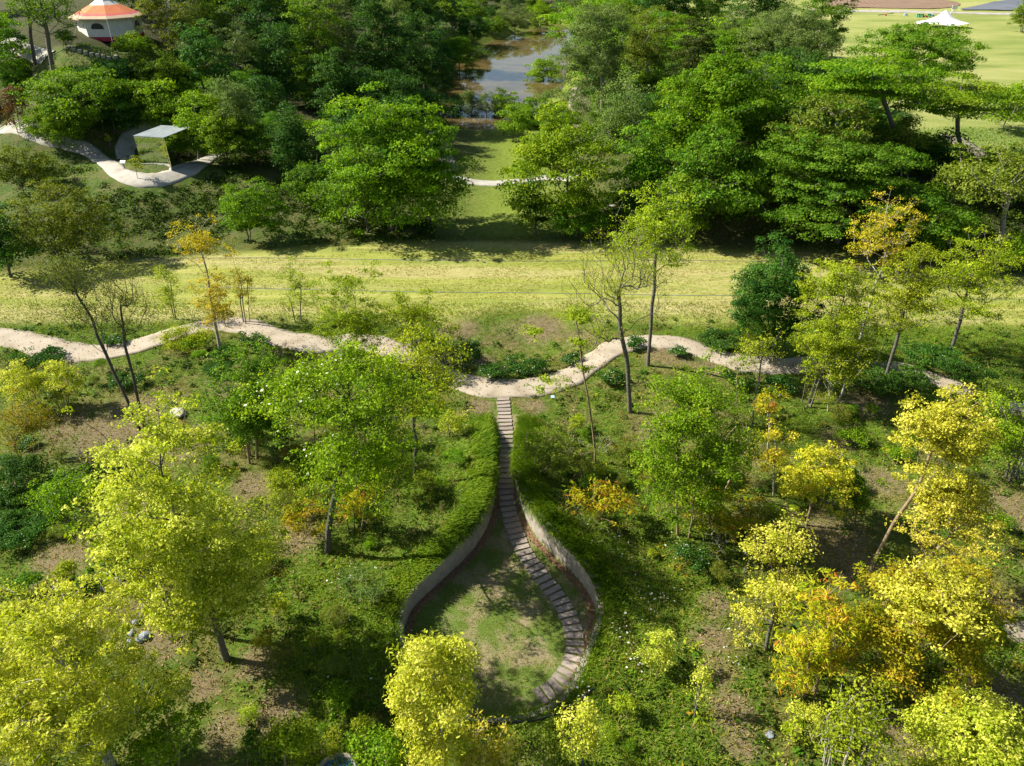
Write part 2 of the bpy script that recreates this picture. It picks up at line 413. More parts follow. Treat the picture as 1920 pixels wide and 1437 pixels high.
    p = node(nt, 'ShaderNodeBsdfPrincipled', in_Roughness=.95); p.inputs['Specular IOR Level'].default_value = .15
    L(col, p.inputs['Base Color'])
    b = node(nt, 'ShaderNodeBump', in_Strength=.7, in_Distance=.06)
    L(math_('ADD', math_('MULTIPLY', mid, 1.2), math_('ADD', fine, math_('MULTIPLY', blade, .5))), b.inputs['Height']); L(b.outputs[0], p.inputs['Normal'])
    L(p.outputs[0], out.inputs[0]); return m
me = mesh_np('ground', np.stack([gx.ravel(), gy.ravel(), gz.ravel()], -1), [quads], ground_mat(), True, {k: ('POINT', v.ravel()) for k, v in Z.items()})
tag(obj('ground', me), kind='structure')

# ------------------------------------------------------------------ ribbons: paths, roads
def gravel_mat(name, c1, c2, sc=18):
    m, nt, out = new_mat(name); L = nt.links.new
    geo = node(nt, 'ShaderNodeNewGeometry')
    a = node(nt, 'ShaderNodeTexNoise', in_Scale=sc, in_Detail=6, in_Roughness=.7); L(geo.outputs['Position'], a.inputs['Vector'])
    b = node(nt, 'ShaderNodeTexNoise', in_Scale=.9, in_Detail=5, in_Roughness=.6); L(geo.outputs['Position'], b.inputs['Vector'])
    r1 = ramp(nt, [c2, c1], [.3, .7]); L(a.outputs['Fac'], r1.inputs[0])
    mx = node(nt, 'ShaderNodeMix', data_type='RGBA', blend_type='MULTIPLY'); mx.inputs[0].default_value = .8
    r2 = ramp(nt, [(.58, .54, .46), (.86, .84, .80), (1, 1, 1)], [.32, .48, .62]); L(b.outputs['Fac'], r2.inputs[0])
    L(r1.outputs[0], mx.inputs[6]); L(r2.outputs[0], mx.inputs[7])
    p = node(nt, 'ShaderNodeBsdfPrincipled', in_Roughness=.9); L(mx.outputs[2], p.inputs['Base Color'])
    bp = node(nt, 'ShaderNodeBump', in_Strength=.3, in_Distance=.02); L(a.outputs['Fac'], bp.inputs['Height']); L(bp.outputs[0], p.inputs['Normal'])
    L(p.outputs[0], out.inputs[0]); return m

def ribbon(name, line, width, mat, lift=.05, n=8, wob=.22, seed=1, skirt=.25):
    C = spline(line, n)
    C = C[:, :2]
    wv = np.interp(np.linspace(0, 1, len(C)), np.linspace(0, 1, len(width)), width) if hasattr(width, '__len__') else np.full(len(C), width)
    T = np.gradient(C, axis=0); T /= np.linalg.norm(T, axis=1)[:, None]; N = np.stack([-T[:, 1], T[:, 0]], 1)
    s = np.arange(len(C)) * .35
    rows = []
    K = 7
    for k in range(K):
        u = k / (K - 1) * 2 - 1
        ww = wv / 2 * (1 + wob * (fbm(s, s * 0 + (3 if u > 0 else 9), seed) - .5) * 2) 
        q = C + N * (u * ww)[:, None]
        rows.append(np.concatenate([q, (height(q[:, 0], q[:, 1]) + lift + .02 * (1 - u * u))[:, None]], 1))
    a = rows[0].copy(); a[:, 2] -= skirt; b = rows[-1].copy(); b[:, 2] -= skirt
    rows = [a] + rows + [b]; K = len(rows)
    V = np.stack(rows, 1).reshape(-1, 3); m = len(C)
    i = (np.arange(m - 1)[:, None] * K + np.arange(K - 1)[None]).ravel()
    Fq = np.stack([i, i + 1, i + K + 1, i + K], -1)[:, ::-1]
    return obj(name, mesh_np(name, V, [Fq], mat, True))

M_path = gravel_mat('path_beige', (.43, .37, .28), (.29, .245, .18))
M_pathw = gravel_mat('path_pale', (.44, .415, .36), (.31, .295, .25))
M_track = gravel_mat('track', (.30, .26, .20), (.2, .17, .12))
G = lambda lst: np.array([ground(*p) for p in lst])
PATH_PX = [(-60, 628), (40, 639), (100, 655), (160, 664), (220, 660), (290, 640), (350, 620), (410, 610), (460, 613), (520, 632), (590, 646), (680, 643), (740, 655), (800, 685), (860, 715), (920, 727), (1000, 727), (1060, 710), (1110, 680),
           (1160, 652), (1215, 641), (1270, 645), (1330, 665), (1400, 683), (1470, 687), (1530, 682), (1600, 680), (1680, 690), (1740, 706), (1800, 728), (1860, 752), (1960, 780)]
PATH = G(PATH_PX)
tag(ribbon('path', PATH, [2.0, 1.95, 1.85, 1.7, 1.7, 1.65, 1.6, 1.75, 1.75, 1.6, 1.5, 1.45, 1.4, 1.3, 1.2], M_path), kind='structure')
MPATH = G([(-60, 226), (20, 240), (70, 252), (130, 272), (170, 285), (197, 303), (222, 324), (262, 337), (310, 334), (350, 320), (378, 304), (410, 288)])
tag(ribbon('path', MPATH, [1.4, 1.5, 1.5, 1.6, 1.8, 1.5], M_pathw), kind='structure')
tag(ribbon('path', G([(238, 300), (236, 276), (262, 260), (300, 252), (330, 250)]), 1.5, M_pathw, lift=.06), kind='structure')
tag(ribbon('path', G([(780, 205), (800, 235), (815, 258), (830, 290), (846, 322)]), [1.6, 1.8, 2.0], M_track), kind='structure')
tag(ribbon('path', G([(800, 318), (845, 334), (885, 342), (930, 345), (980, 341), (1030, 333), (1080, 335)]), 1.6, M_pathw, lift=.07), kind='structure')
tag(ribbon('path', G([(1078, 165), (1072, 190), (1074, 215), (1084, 240)]), .8, M_track), kind='structure')
tag(ribbon('path', G([(1780, 255), (1812, 275), (1840, 290), (1880, 312), (1960, 330)]), 1.9, M_track), kind='structure')
tag(ribbon('path', G([(-20, 70), (30, 86), (60, 98), (90, 106)]), 1.6, M_pathw), kind='structure')
tag(ribbon('road', G([(1520, 20), (1600, 22), (1700, 23), (1800, 25), (1980, 28)]), 3.4, M_pathw, lift=.15), kind='structure')
tag(ribbon('path', G([(1880, 1178), (1905, 1184), (1960, 1195)]), 1.0, M_path), kind='structure')

# far fields beyond the road
def sheet(name, pts, mat, lift):
    P = spline([ground(*p) for p in pts], 5, True); c = P.mean(0)
    rings = [c + (P - c) * k for k in (1, .75, .5, .25, .02)]
    V = np.concatenate(rings); V[:, 2] = height(V[:, 0], V[:, 1]) + lift; n = len(P); Fs = []
    for r in range(4):
        for i in range(n): j = (i + 1) % n; Fs.append((r * n + i, r * n + j, (r + 1) * n + j, (r + 1) * n + i))
    return obj(name, mesh_np(name, V, [np.array(Fs)], mat, True))
def field_mat(name, c1, c2, rot, sc, rough=.9):
    m, nt, out = new_mat(name); L = nt.links.new
    geo = node(nt, 'ShaderNodeNewGeometry'); mp = node(nt, 'ShaderNodeMapping'); mp.inputs['Rotation'].default_value = (0, 0, rot); L(geo.outputs['Position'], mp.inputs[0])
    w = node(nt, 'ShaderNodeTexWave', in_Scale=sc, in_Distortion=1.2, in_Detail=3); L(mp.outputs[0], w.inputs['Vector'])
    nz = node(nt, 'ShaderNodeTexNoise', in_Scale=.25, in_Detail=6); L(geo.outputs['Position'], nz.inputs['Vector'])
    ad = node(nt, 'ShaderNodeMath', operation='MULTIPLY_ADD', in_1=.35); L(w.outputs['Fac'], ad.inputs[0]); L(nz.outputs['Fac'], ad.inputs[2])
    r = ramp(nt, [c2, c1], [.4, .85]); L(ad.outputs[0], r.inputs[0])
    p = node(nt, 'ShaderNodeBsdfPrincipled', in_Roughness=rough); L(r.outputs[0], p.inputs['Base Color']); L(p.outputs[0], out.inputs[0]); return m
tag(sheet('field', [(1540, -30), (1540, 6), (1600, 15), (1720, 17), (1800, 10), (1760, -4), (1700, -30)], field_mat('ploughed_soil', (.22, .14, .085), (.15, .09, .055), .2, .25), .12), kind='structure')
tag(sheet('field', [(1800, 19), (1850, 20), (1930, 21), (1990, 18), (1990, -22), (1920, -4), (1850, 8)], field_mat('mulch_film', (.16, .17, .19), (.075, .08, .09), 1.3, .5, .55), .2), kind='structure')

# ------------------------------------------------------------------ pond
def water_mat():
    m, nt, out = new_mat('water'); L = nt.links.new
    geo = node(nt, 'ShaderNodeNewGeometry')
    n = node(nt, 'ShaderNodeTexNoise', in_Scale=.35, in_Detail=4); L(geo.outputs['Position'], n.inputs['Vector'])
    r = ramp(nt, [(.075, .055, .018), (.13, .095, .035)], [.35, .65]); L(n.outputs['Fac'], r.inputs[0])
    mp = node(nt, 'ShaderNodeMapping'); mp.inputs['Scale'].default_value = (1, .5, 1); L(geo.outputs['Position'], mp.inputs[0])
    n2 = node(nt, 'ShaderNodeTexNoise', in_Scale=1.6, in_Detail=3); L(mp.outputs[0], n2.inputs['Vector'])
    p = node(nt, 'ShaderNodeBsdfPrincipled', in_Roughness=.03, in_IOR=1.33); p.inputs['Specular IOR Level'].default_value = .9
    L(r.outputs[0], p.inputs['Base Color'])
    b = node(nt, 'ShaderNodeBump', in_Strength=.05, in_Distance=.05); L(n2.outputs['Fac'], b.inputs['Height']); L(b.outputs[0], p.inputs['Normal'])
    L(p.outputs[0], out.inputs[0]); return m
T = np.roll(POND, -1, 0) - np.roll(POND, 1, 0); T /= np.linalg.norm(T, axis=1)[:, None]
N = np.stack([T[:, 1], -T[:, 0]], 1)
if sdist(*(POND[:1] + N[:1] * .5).T, POND)[0] < 0: N = -N
wp = POND + N * 3.0
V = np.concatenate([wp, [wp.mean(0)]]); V = np.concatenate([V, np.full((len(V), 1), -1.0)], 1); n = len(wp)
tag(obj('water', mesh_np('water', V, [np.array([(i, (i + 1) % n, n) for i in range(n)])], water_mat())), kind='structure')

# ------------------------------------------------------------------ the sunken lawn: wall, slabs, litter
M_conc = plain_mat('pale_concrete', (.36, .315, .255), (.24, .21, .17), 3, .85, bump=.12)
M_slab = plain_mat('slab_concrete', (.34, .285, .235), (.23, .19, .155), 5, .85, bump=.2)
_nt = M_slab.node_tree; _p = [q for q in _nt.nodes if q.type == 'BSDF_PRINCIPLED'][0]; _l = _p.inputs['Base Color'].links[0].from_socket
_oi = node(_nt, 'ShaderNodeObjectInfo'); _mr = node(_nt, 'ShaderNodeMapRange', in_3=.72, in_4=1.12); _nt.links.new(_oi.outputs['Random'], _mr.inputs[0])
_hs = node(_nt, 'ShaderNodeHueSaturation'); _nt.links.new(_mr.outputs[0], _hs.inputs['Value']); _nt.links.new(_l, _hs.inputs['Color']); _nt.links.new(_hs.outputs[0], _p.inputs['Base Color'])
k = len(DROP); sdn = np.roll(DROP, -1, 0) - np.roll(DROP, 1, 0); sdn /= np.linalg.norm(sdn, axis=1)[:, None]
ON = np.stack([sdn[:, 1], -sdn[:, 0]], 1)
if sdist(*(DROP[:1] + ON[:1] * .2).T, DROP)[0] < 0: ON = -ON
i0 = int(np.argmax(DROP[:, 1]))
order = [(i0 + j) % k for j in range(k)]
order = [i for i in order if DROP[i, 1] < 25.2]
Ws = []
for i in order:
    p = DROP[i]; fz = float(floor_z(p[1])); o = p + ON[i] * .24; q = p + ON[i] * .45
    top = max(hgt(q[0], q[1]) - (.03 if p[1] > 17.5 else .09), fz + .02)
    Ws += [(p[0], p[1], fz - .12), (p[0] + ON[i][0] * .01, p[1] + ON[i][1] * .01, top), (o[0], o[1], top), (o[0], o[1], fz - .12)]
n = len(order); Fs = []
for a in range(n - 1):
    for j in range(3): Fs.append((a * 4 + j, a * 4 + j + 1, a * 4 + 4 + j + 1, a * 4 + 4 + j))
w = obj('retaining_wall', mesh_np('retaining_wall', Ws, [np.array(Fs)], M_conc, False))
tag(w, 'curved beige concrete retaining wall around the sunken drop shaped lawn', 'retaining wall')
# pebble edging strip at the wall foot
M_mulch = gravel_mat('mulch', (.30, .18, .10), (.13, .075, .04), 40)
Vs = []
for i in order:
    p = DROP[i]; a = p - ON[i] * .01; b = p - ON[i] * .26
    Vs += [(a[0], a[1], float(floor_z(a[1])) + .012), (b[0], b[1], float(floor_z(b[1])) + .010)]
tag(obj('mulch_strip', mesh_np('mulch_strip', Vs, [np.array([(2 * a, 2 * a + 1, 2 * a + 3, 2 * a + 2) for a in range(n - 1)])], M_mulch)), kind='structure')

SL = np.array([on_floor(*p) for p in [(943, 748), (947, 790), (950, 840), (948, 890), (950, 935), (961, 985), (984, 1038), (1018, 1085), (1052, 1130), (1073, 1175), (1078, 1215), (1070, 1250), (1045, 1285), (1004, 1312)]])
C = spline(SL, 40); s = np.concatenate([[0], np.cumsum(np.linalg.norm(np.diff(C[:, :2], axis=0), axis=1))])
NSL = 56
mb = MB()
sh = .5 * .80 * s[-1] / NSL
mb.hexa([(-.33, -sh, -.06), (.33, -sh, -.06), (.33, sh, -.06), (-.33, sh, -.06), (-.322, -sh + .008, 0), (.322, -sh + .008, 0), (.322, sh - .008, 0), (-.322, sh - .008, 0)])
slab_me = mb.mesh('stepping_slab', M_slab)
for j in range(NSL):
    t = s[-1] * (j + .3) / NSL
    p = [np.interp(t, s, C[:, a]) for a in (0, 1)]; q = [np.interp(t + .1, s, C[:, a]) for a in (0, 1)]
    ang = math.atan2(q[1] - p[1], q[0] - p[0]) - math.pi / 2
    z0 = float(floor_z(p[1])); dz = float(floor_z(p[1] + .2 * math.cos(ang)) - floor_z(p[1] - .2 * math.cos(ang))) / .4
    o = obj('stepping_slab', slab_me, None, (p[0], p[1], z0 + .055)); o.rotation_euler = (math.atan(dz) * .2 + rng.normal(0, .02), rng.normal(0, .02), ang + rng.normal(0, .035))
    o.scale = (rng.uniform(.92, 1.06), rng.uniform(.84, 1.08), 1)
    tag(o, 'flat beige slab in the curving walk of stepping slabs across the drop shaped lawn', 'stepping slab', 'stepping slabs of the curving walk in the sunken lawn')
# ------------------------------------------------------------------ plants
def leaves_np(P, out, L, W, rng, upb=.4, outb=.8, rnd=.8, size_var=.35, long_dir=None):
    n = len(P)
    nrm = out * outb + np.array([0, 0, upb]) + rng.normal(0, rnd, (n, 3)); nrm /= np.linalg.norm(nrm, axis=1)[:, None] + 1e-9
    d = rng.normal(0, 1, (n, 3)) if long_dir is None else long_dir + rng.normal(0, .45, (n, 3))
    d -= (d * nrm).sum(1)[:, None] * nrm; d /= np.linalg.norm(d, axis=1)[:, None] + 1e-9
    s = np.cross(nrm, d); k = np.clip(rng.normal(1, size_var, n), .45, 1.9)[:, None]
    a = P - d * L * .5 * k; b = P + d * L * .5 * k
    m1 = P - d * L * .08 * k + s * W * .5 * k; m2 = P - d * L * .08 * k - s * W * .5 * k
    V = np.stack([a, m1, b, m2], 1).reshape(-1, 3)
    Fq = np.arange(n * 4).reshape(-1, 4)
    return V, Fq

def in_crown(ells, n, rng, shell, low):
    vol = np.array([e[3] * e[4] * e[5] for e in ells]) ** .7; vol /= vol.sum()
    pick = rng.choice(len(ells), n, p=vol)
    E = np.array(ells, float)[pick]
    d = rng.normal(0, 1, (n * 1, 3)); d /= np.linalg.norm(d, axis=1)[:, None]
    d[:, 2] = np.where(d[:, 2] < -low, -d[:, 2] * rng.uniform(0, 1, n), d[:, 2])
    d /= np.linalg.norm(d, axis=1)[:, None]
    s0 = rng.uniform(0, 90)
    lob = fbm(d[:, 0] * 2.1 + s0 + pick * 7.3, d[:, 1] * 2.1 + d[:, 2] * 2.7 + s0, 5, 3)
    r = rng.uniform(0, 1, n) ** shell * (.74 + .50 * np.clip((lob - .25) / .5, 0, 1))
    return E[:, :3] + d * r[:, None] * E[:, 3:6], E[:, :3]

def make_tree(st, base_r, ells, lean_top, seed, H):
    """st: style dict; ells: crown ellipsoids in local metres; returns trunk mesh data, leaf mesh data"""
    rng = np.random.default_rng(seed)
    cr = st['cr']
    area = sum(4.0 * math.pi * ((e[3] * e[4]) ** 1.6 + (e[3] * e[5]) ** 1.6 + (e[4] * e[5]) ** 1.6) ** (1 / 1.6) / 3 ** (1 / 1.6) for e in ells)
    nt = int(np.clip(st['cover'] * area / (math.pi * cr * cr), 14, st.get('maxtips', 560)))
    tips, cen = in_crown(ells, int(nt * 1.7), rng, st.get('shell', .4), st.get('low', .45))
    s0 = rng.uniform(0, 90); gs = cr * st.get('gap', 2.6)
    gq = st.get('gapw', 1) * fbm(tips[:, 0] / gs + s0, (tips[:, 1] + tips[:, 2] * 1.3) / gs + s0 * .7, 13, 2) + rng.uniform(0, .22, len(tips))
    kp = np.argsort(-gq)[:nt]; tips, cen = tips[kp], cen[kp]
    if st.get('layer'):                          # gather tips into tiers
        lh = st['layer']; q = np.round((tips[:, 2]) / lh) * lh
        tips[:, 2] = tips[:, 2] * .25 + q * .75 + .1 * np.hypot(tips[:, 0], tips[:, 1]) * 0
    tips[:, 2] = np.maximum(tips[:, 2], .25)
    # --- trunks
    stems = st.get('stems', 1); top = np.array(lean_top, float)
    N = []; par = []
    roots = []
    for k in range(stems):
        a = rng.uniform(0, 6.28); off = np.array([math.cos(a), math.sin(a), 0]) * (.0 if stems == 1 else .12 * stems ** .5)
        spread = np.array([math.cos(a), math.sin(a), 0]) * (0 if stems == 1 else st.get('spread', .22) * np.mean([e[3] for e in ells]))
        hfrac = st.get('trunk_to', .7) * (1 if stems == 1 else rng.uniform(.75, 1.05))
        e = top * hfrac + spread; m = 9
        t = np.linspace(0, 1, m)[:, None]
        c = off * (1 - t) + e * t + np.array([0, 0, 1]) * 0
        c[:, :2] -= (e[None, :2] * st.get('bow', .08) * (4 * t * (1 - t)) * .5)
        wob = rng.normal(0, 1, (m, 2)).cumsum(0) * .009 * H; wob -= wob[0]
        c[:, :2] += wob * (t * st.get('wob', 1))
        i0 = len(N)
        for j in range(m):
            N.append(c[j]); par.append(-1 if j == 0 else i0 + j - 1)
        roots.append(i0)
    ntr = len(N)
    NA = np.zeros((ntr + nt * 4 + 8, 3)); NA[:ntr] = N; cnt = ntr
    axis_d = np.linalg.norm(tips[:, :2] - top[None, :2] * np.clip(tips[:, 2:] / max(top[2], .1), 0, 1), axis=1) + .25 * np.maximum(0, tips[:, 2] - top[2] * .7)
    for ti in np.argsort(axis_d):
        tp = tips[ti]
        D = NA[:cnt] - tp; hd = np.hypot(D[:, 0], D[:, 1]); dist = np.sqrt(hd * hd + D[:, 2] ** 2)
        cost = dist + 1.6 * np.maximum(0, D[:, 2] + st.get('rise', .35) * hd)
        cost[:ntr] += 0.0
        lo = NA[:cnt, 2] < st.get('clear', .22) * top[2]
        cost = cost + lo * 3
        b = int(np.argmin(cost)); p0 = NA[b]; d = dist[b]
        k = int(np.clip(round(d / (cr * 1.3)), 1, 4)); prev = b
        for q in range(1, k + 1):
            t = q / k; x = p0 + (tp - p0) * t
            if q < k:
                x = x + rng.normal(0, .035 * d, 3); x[2] += st.get('arch', .10) * d * t * (1 - t) * 2
            NA[cnt] = x; par.append(prev); prev = cnt; cnt += 1
    NA = NA[:cnt]; par = np.array(par)
    w = np.zeros(cnt); child = np.zeros(cnt, int); main = np.full(cnt, -1)
    for i in range(cnt - 1, -1, -1):
        if w[i] == 0: w[i] = 1
        if par[i] >= 0: w[par[i]] += w[i]
    bestw = np.zeros(cnt)
    for i in range(cnt):
        p = par[i]
        if p >= 0 and w[i] > bestw[p]: bestw[p] = w[i]; main[p] = i
    rt = st.get('twig', .012); e = st.get('pipe', .5)
    rad = rt * w ** e
    scale = base_r / max(rad[roots].max(), 1e-6)
    rad = np.maximum(rad * (scale if scale < 3 else 3), rt * .8)
    for r0 in roots: rad[r0] *= 1.25
    TV, TF, off = [], [], 0
    for i in range(cnt):
        if par[i] >= 0 and main[par[i]] == i: continue
        ch = [i]; 
        while main[ch[-1]] >= 0: ch.append(main[ch[-1]])
        P = NA[ch]; r = rad[ch].copy()
        if par[i] >= 0:
            P = np.concatenate([[NA[par[i]]], P]); r = np.concatenate([[min(rad[par[i]], r[0] * 1.15)], r])
        if len(P) < 2: continue
        if len(P) > 2 or rad[ch[0]] > .05:
            tt = np.arange(len(P)); ti = np.linspace(0, len(P) - 1, len(P) * 2 - 1)
            Ps = spline(P, 2); r = np.interp(ti, tt, r); P = Ps[:len(r)]
        r[-1] = r[-1] * .5
        v, f = tube_np(P, r, 7 if r[0] > .06 else (4 if r[0] > .015 else 3))
        TV.append(v); TF.append(f + off); off += len(v)
    # --- leaves, clump by clump
    dens = st['dens']; Ll, Lw = st['leaf']
    per = max(4, int(dens * 2.2 * cr * cr / (Ll * Lw)))
    mult = np.clip(rng.lognormal(0, .35, nt), .35, 2.0); nl = (per * mult).astype(int)
    own = np.repeat(np.arange(nt), nl); n = len(own)
    d = rng.normal(0, 1, (n, 3)); d[:, 2] = np.where(d[:, 2] < -.3, -d[:, 2], d[:, 2]); d /= np.linalg.norm(d, axis=1)[:, None]
    csz = (cr * np.clip(rng.normal(1, .25, nt), .5, 1.6))[own][:, None]
    flat = st.get('flat', .65)
    rr = rng.uniform(.25, 1.0, n)[:, None] ** .5 * (1 + .14 * rng.normal(0, 1, (n, 1)))
    P = tips[own] + d * rr * csz * np.array([1, 1, flat])
    out = d * .6 + .5 * ((P - cen[own]) / (np.linalg.norm(P - cen[own], axis=1)[:, None] + 1e-6))
    P[:, 2] = np.maximum(P[:, 2], .04)
    LV, LF = leaves_np(P, out, Ll, Lw, rng, st.get('upb', .45), st.get('outb', .8), st.get('rnd', .75))
    tint = np.clip(.5 + rng.normal(0, .2, nt)[own] + rng.normal(0, .2, n), 0, 1)
    if st.get('topglow'):                        # new growth at the tips of the crown has its own colour
        hh = (P[:, 2] - P[:, 2].min()) / (np.ptp(P[:, 2]) + 1e-6); tint = np.clip(tint + st['topglow'] * (hh - .55), 0, 1)
    return (np.concatenate(TV), np.concatenate(TF)), (LV, LF, tint), (P, out, own)

# styles: cr clump radius, cover, dens leaf cover inside clumps, leaf (length, width)
S = dict(
 lime   = dict(maxtips=1000, gapw=.45, shell=.28, cr=.27, cover=1.5, dens=1.25, leaf=(.15, .085), mat='lime', bark='grey', stems=1, trunk_to=.65, flat=.75, clear=.3),
 limeb  = dict(maxtips=1000, gapw=.8, cr=.25, cover=1.5, dens=1.15, leaf=(.17, .06), mat='lime', bark='pale', stems=2, trunk_to=.7, flat=.8, upb=.3, shell=.4),
 yellow = dict(maxtips=900, cr=.22, cover=1.35, dens=1.0, leaf=(.12, .08), mat='yellow', bark='tan', trunk_to=.75, flat=.6, shell=.45, twig=.009),
 gold   = dict(low=.85, cr=.28, cover=.95, dens=.55, leaf=(.12, .075), mat='gold', bark='pale', trunk_to=.85, flat=.7, shell=.5, twig=.009),
 goldbush = dict(cr=.34, cover=1.4, dens=.8, leaf=(.13, .06), mat='oliverust', bark='tan', stems=3, trunk_to=.7, flat=.7, shell=.45, twig=.007),
 ylg    = dict(gapw=.7, low=.85, cr=.30, cover=1.2, dens=.72, leaf=(.12, .075), mat='ylgreen', bark='grey', trunk_to=.8, flat=.6, shell=.5, twig=.009),
 ylgm   = dict(gapw=.6, low=.85, cr=.28, cover=1.25, dens=.75, leaf=(.11, .07), mat='ylgreen', bark='grey', stems=4, spread=.35, trunk_to=.8, flat=.6, shell=.5, twig=.008),
 sapling= dict(low=.85, cr=.22, cover=.9, dens=.5, leaf=(.10, .055), mat='ylgreen', bark='grey', stems=3, spread=.4, trunk_to=.85, shell=.55, flat=.9, twig=.007, clear=.12),
 fresh  = dict(gapw=.45, cr=.40, cover=1.25, dens=.75, leaf=(.13, .08), mat='fresh', bark='dark', trunk_to=.6, flat=.5, shell=.4, clear=.28),
 freshm = dict(gapw=.5, low=.85, cr=.34, cover=1.25, dens=.75, leaf=(.12, .075), mat='fresh', bark='tan', stems=5, spread=.4, trunk_to=.75, flat=.7, shell=.45),
 dense  = dict(gapw=.25, cr=.42, cover=1.9, dens=1.5, leaf=(.16, .09), mat='deep', bark='dark', trunk_to=.6, flat=.75, shell=.3, low=.8, clear=.1),
 bare   = dict(cr=.30, cover=1.7, dens=.13, leaf=(.07, .045), mat='ylgreen', bark='grey', trunk_to=.75, flat=.8, shell=.55, twig=.010, clear=.25, rise=.8, arch=.05),
 bared  = dict(cr=.26, cover=2.0, dens=.13, leaf=(.08, .045), low=.9, arch=.03, mat='olive', bark='dark', stems=1, trunk_to=.8, flat=.8, shell=.6, twig=.009, clear=.3, rise=1.2),
 pads   = dict(cr=.30, cover=1.1, dens=.75, leaf=(.11, .06), mat='gold', bark='tan', trunk_to=.95, flat=.22, shell=.7, twig=.010, clear=.35, upb=.9, rise=.1),
 bush   = dict(cr=.26, cover=1.5, dens=.9, leaf=(.11, .06), mat='mid', bark='tan', stems=4, spread=.5, trunk_to=.7, flat=.8, shell=.35, low=.9, clear=0),
 twiggy = dict(cr=.22, cover=1.2, dens=.28, leaf=(.08, .045), mat='olive', bark='tan', stems=6, spread=.6, trunk_to=.8, shell=.6, clear=0, rise=.9),
 feather= dict(cr=.26, cover=1.25, dens=.8, leaf=(.26, .055), mat='rust', bark='tan', stems=4, spread=.5, trunk_to=.75, flat=.55, shell=.45, clear=0, low=.8),
 mound  = dict(cr=.20, cover=2.0, dens=1.1, leaf=(.11, .07), mat='deep', bark='dark', stems=4, spread=.4, trunk_to=.6, flat=.7, shell=.25, low=.9, clear=0),
 # distant wood: bigger leaf sprays
 f_dark = dict(cr=.85, cover=1.55, dens=.95, leaf=(.30, .19), mat='deep', bark='dark', trunk_to=.6, flat=.6, shell=.3, low=.6, twig=.02),
 f_mid  = dict(cr=.80, cover=1.5, dens=.92, leaf=(.29, .18), mat='mid', bark='grey', trunk_to=.6, flat=.6, shell=.3, low=.6, twig=.02),
 f_fresh= dict(cr=.80, cover=1.45, dens=.9, leaf=(.28, .17), mat='fresh', bark='grey', trunk_to=.6, flat=.5, shell=.35, low=.55, twig=.02),
 f_grey = dict(cr=.75, cover=1.45, dens=.9, leaf=(.24, .13), mat='grey', bark='pale', trunk_to=.65, flat=.75, shell=.35, low=.6, twig=.02),
 f_olive= dict(cr=.80, cover=1.35, dens=.85, leaf=(.26, .16), mat='olive', bark='pale', trunk_to=.65, flat=.5, shell=.4, low=.4, twig=.022),
 f_layer= dict(cr=.95, cover=1.45, dens=.85, leaf=(.28, .17), mat='fresh', bark='grey', trunk_to=.6, flat=.22, shell=.45, low=.5, layer=1.0, twig=.018, upb=.9, rise=.15),
 f_layerd=dict(cr=.80, cover=1.8, dens=.85, leaf=(.27, .16), mat='mid', bark='dark', trunk_to=.6, flat=.25, shell=.35, low=.8, layer=.7, twig=.02, upb=.8, rise=.1, clear=.06),
 f_thin = dict(cr=.60, cover=1.1, dens=.55, leaf=(.22, .13), mat='grey', bark='pale', trunk_to=.85, flat=.6, shell=.5, low=.5, twig=.022),
 f_bush = dict(cr=.50, cover=1.6, dens=.95, leaf=(.22, .13), mat='fresh', bark='dark', stems=3, trunk_to=.6, flat=.7, shell=.3, low=.9, clear=0, twig=.015),
 f_coni = dict(cr=.55, cover=1.5, dens=1.0, leaf=(.26, .10), mat='conifer', bark='dark', trunk_to=.95, flat=.45, shell=.35, low=.9, clear=.05, rise=-.1, twig=.02),
)
ALL = []
_seed = [100]
def emit(name, loc, st, ells, top, label, cat, group, rad, H, crown_name='crown'):
    _seed[0] += 1
    (tv, tf), (lv, lf, tint), extra = make_tree(st, rad, ells, top, _seed[0], H)
    t = thing(name, loc, label, cat, group)
    obj('trunk' if crown_name == 'crown' else 'stem', mesh_np('trunk', tv, [tf], BARK[st['bark']], True), t)
    c = obj(crown_name, mesh_np('crown', lv, [lf], LM[st['mat']], False, {'tint': ('FACE', tint)}), t)
    t['_'] = 0; del t['_']
    ALL.append((t, st, len(lf)))
    return t, extra

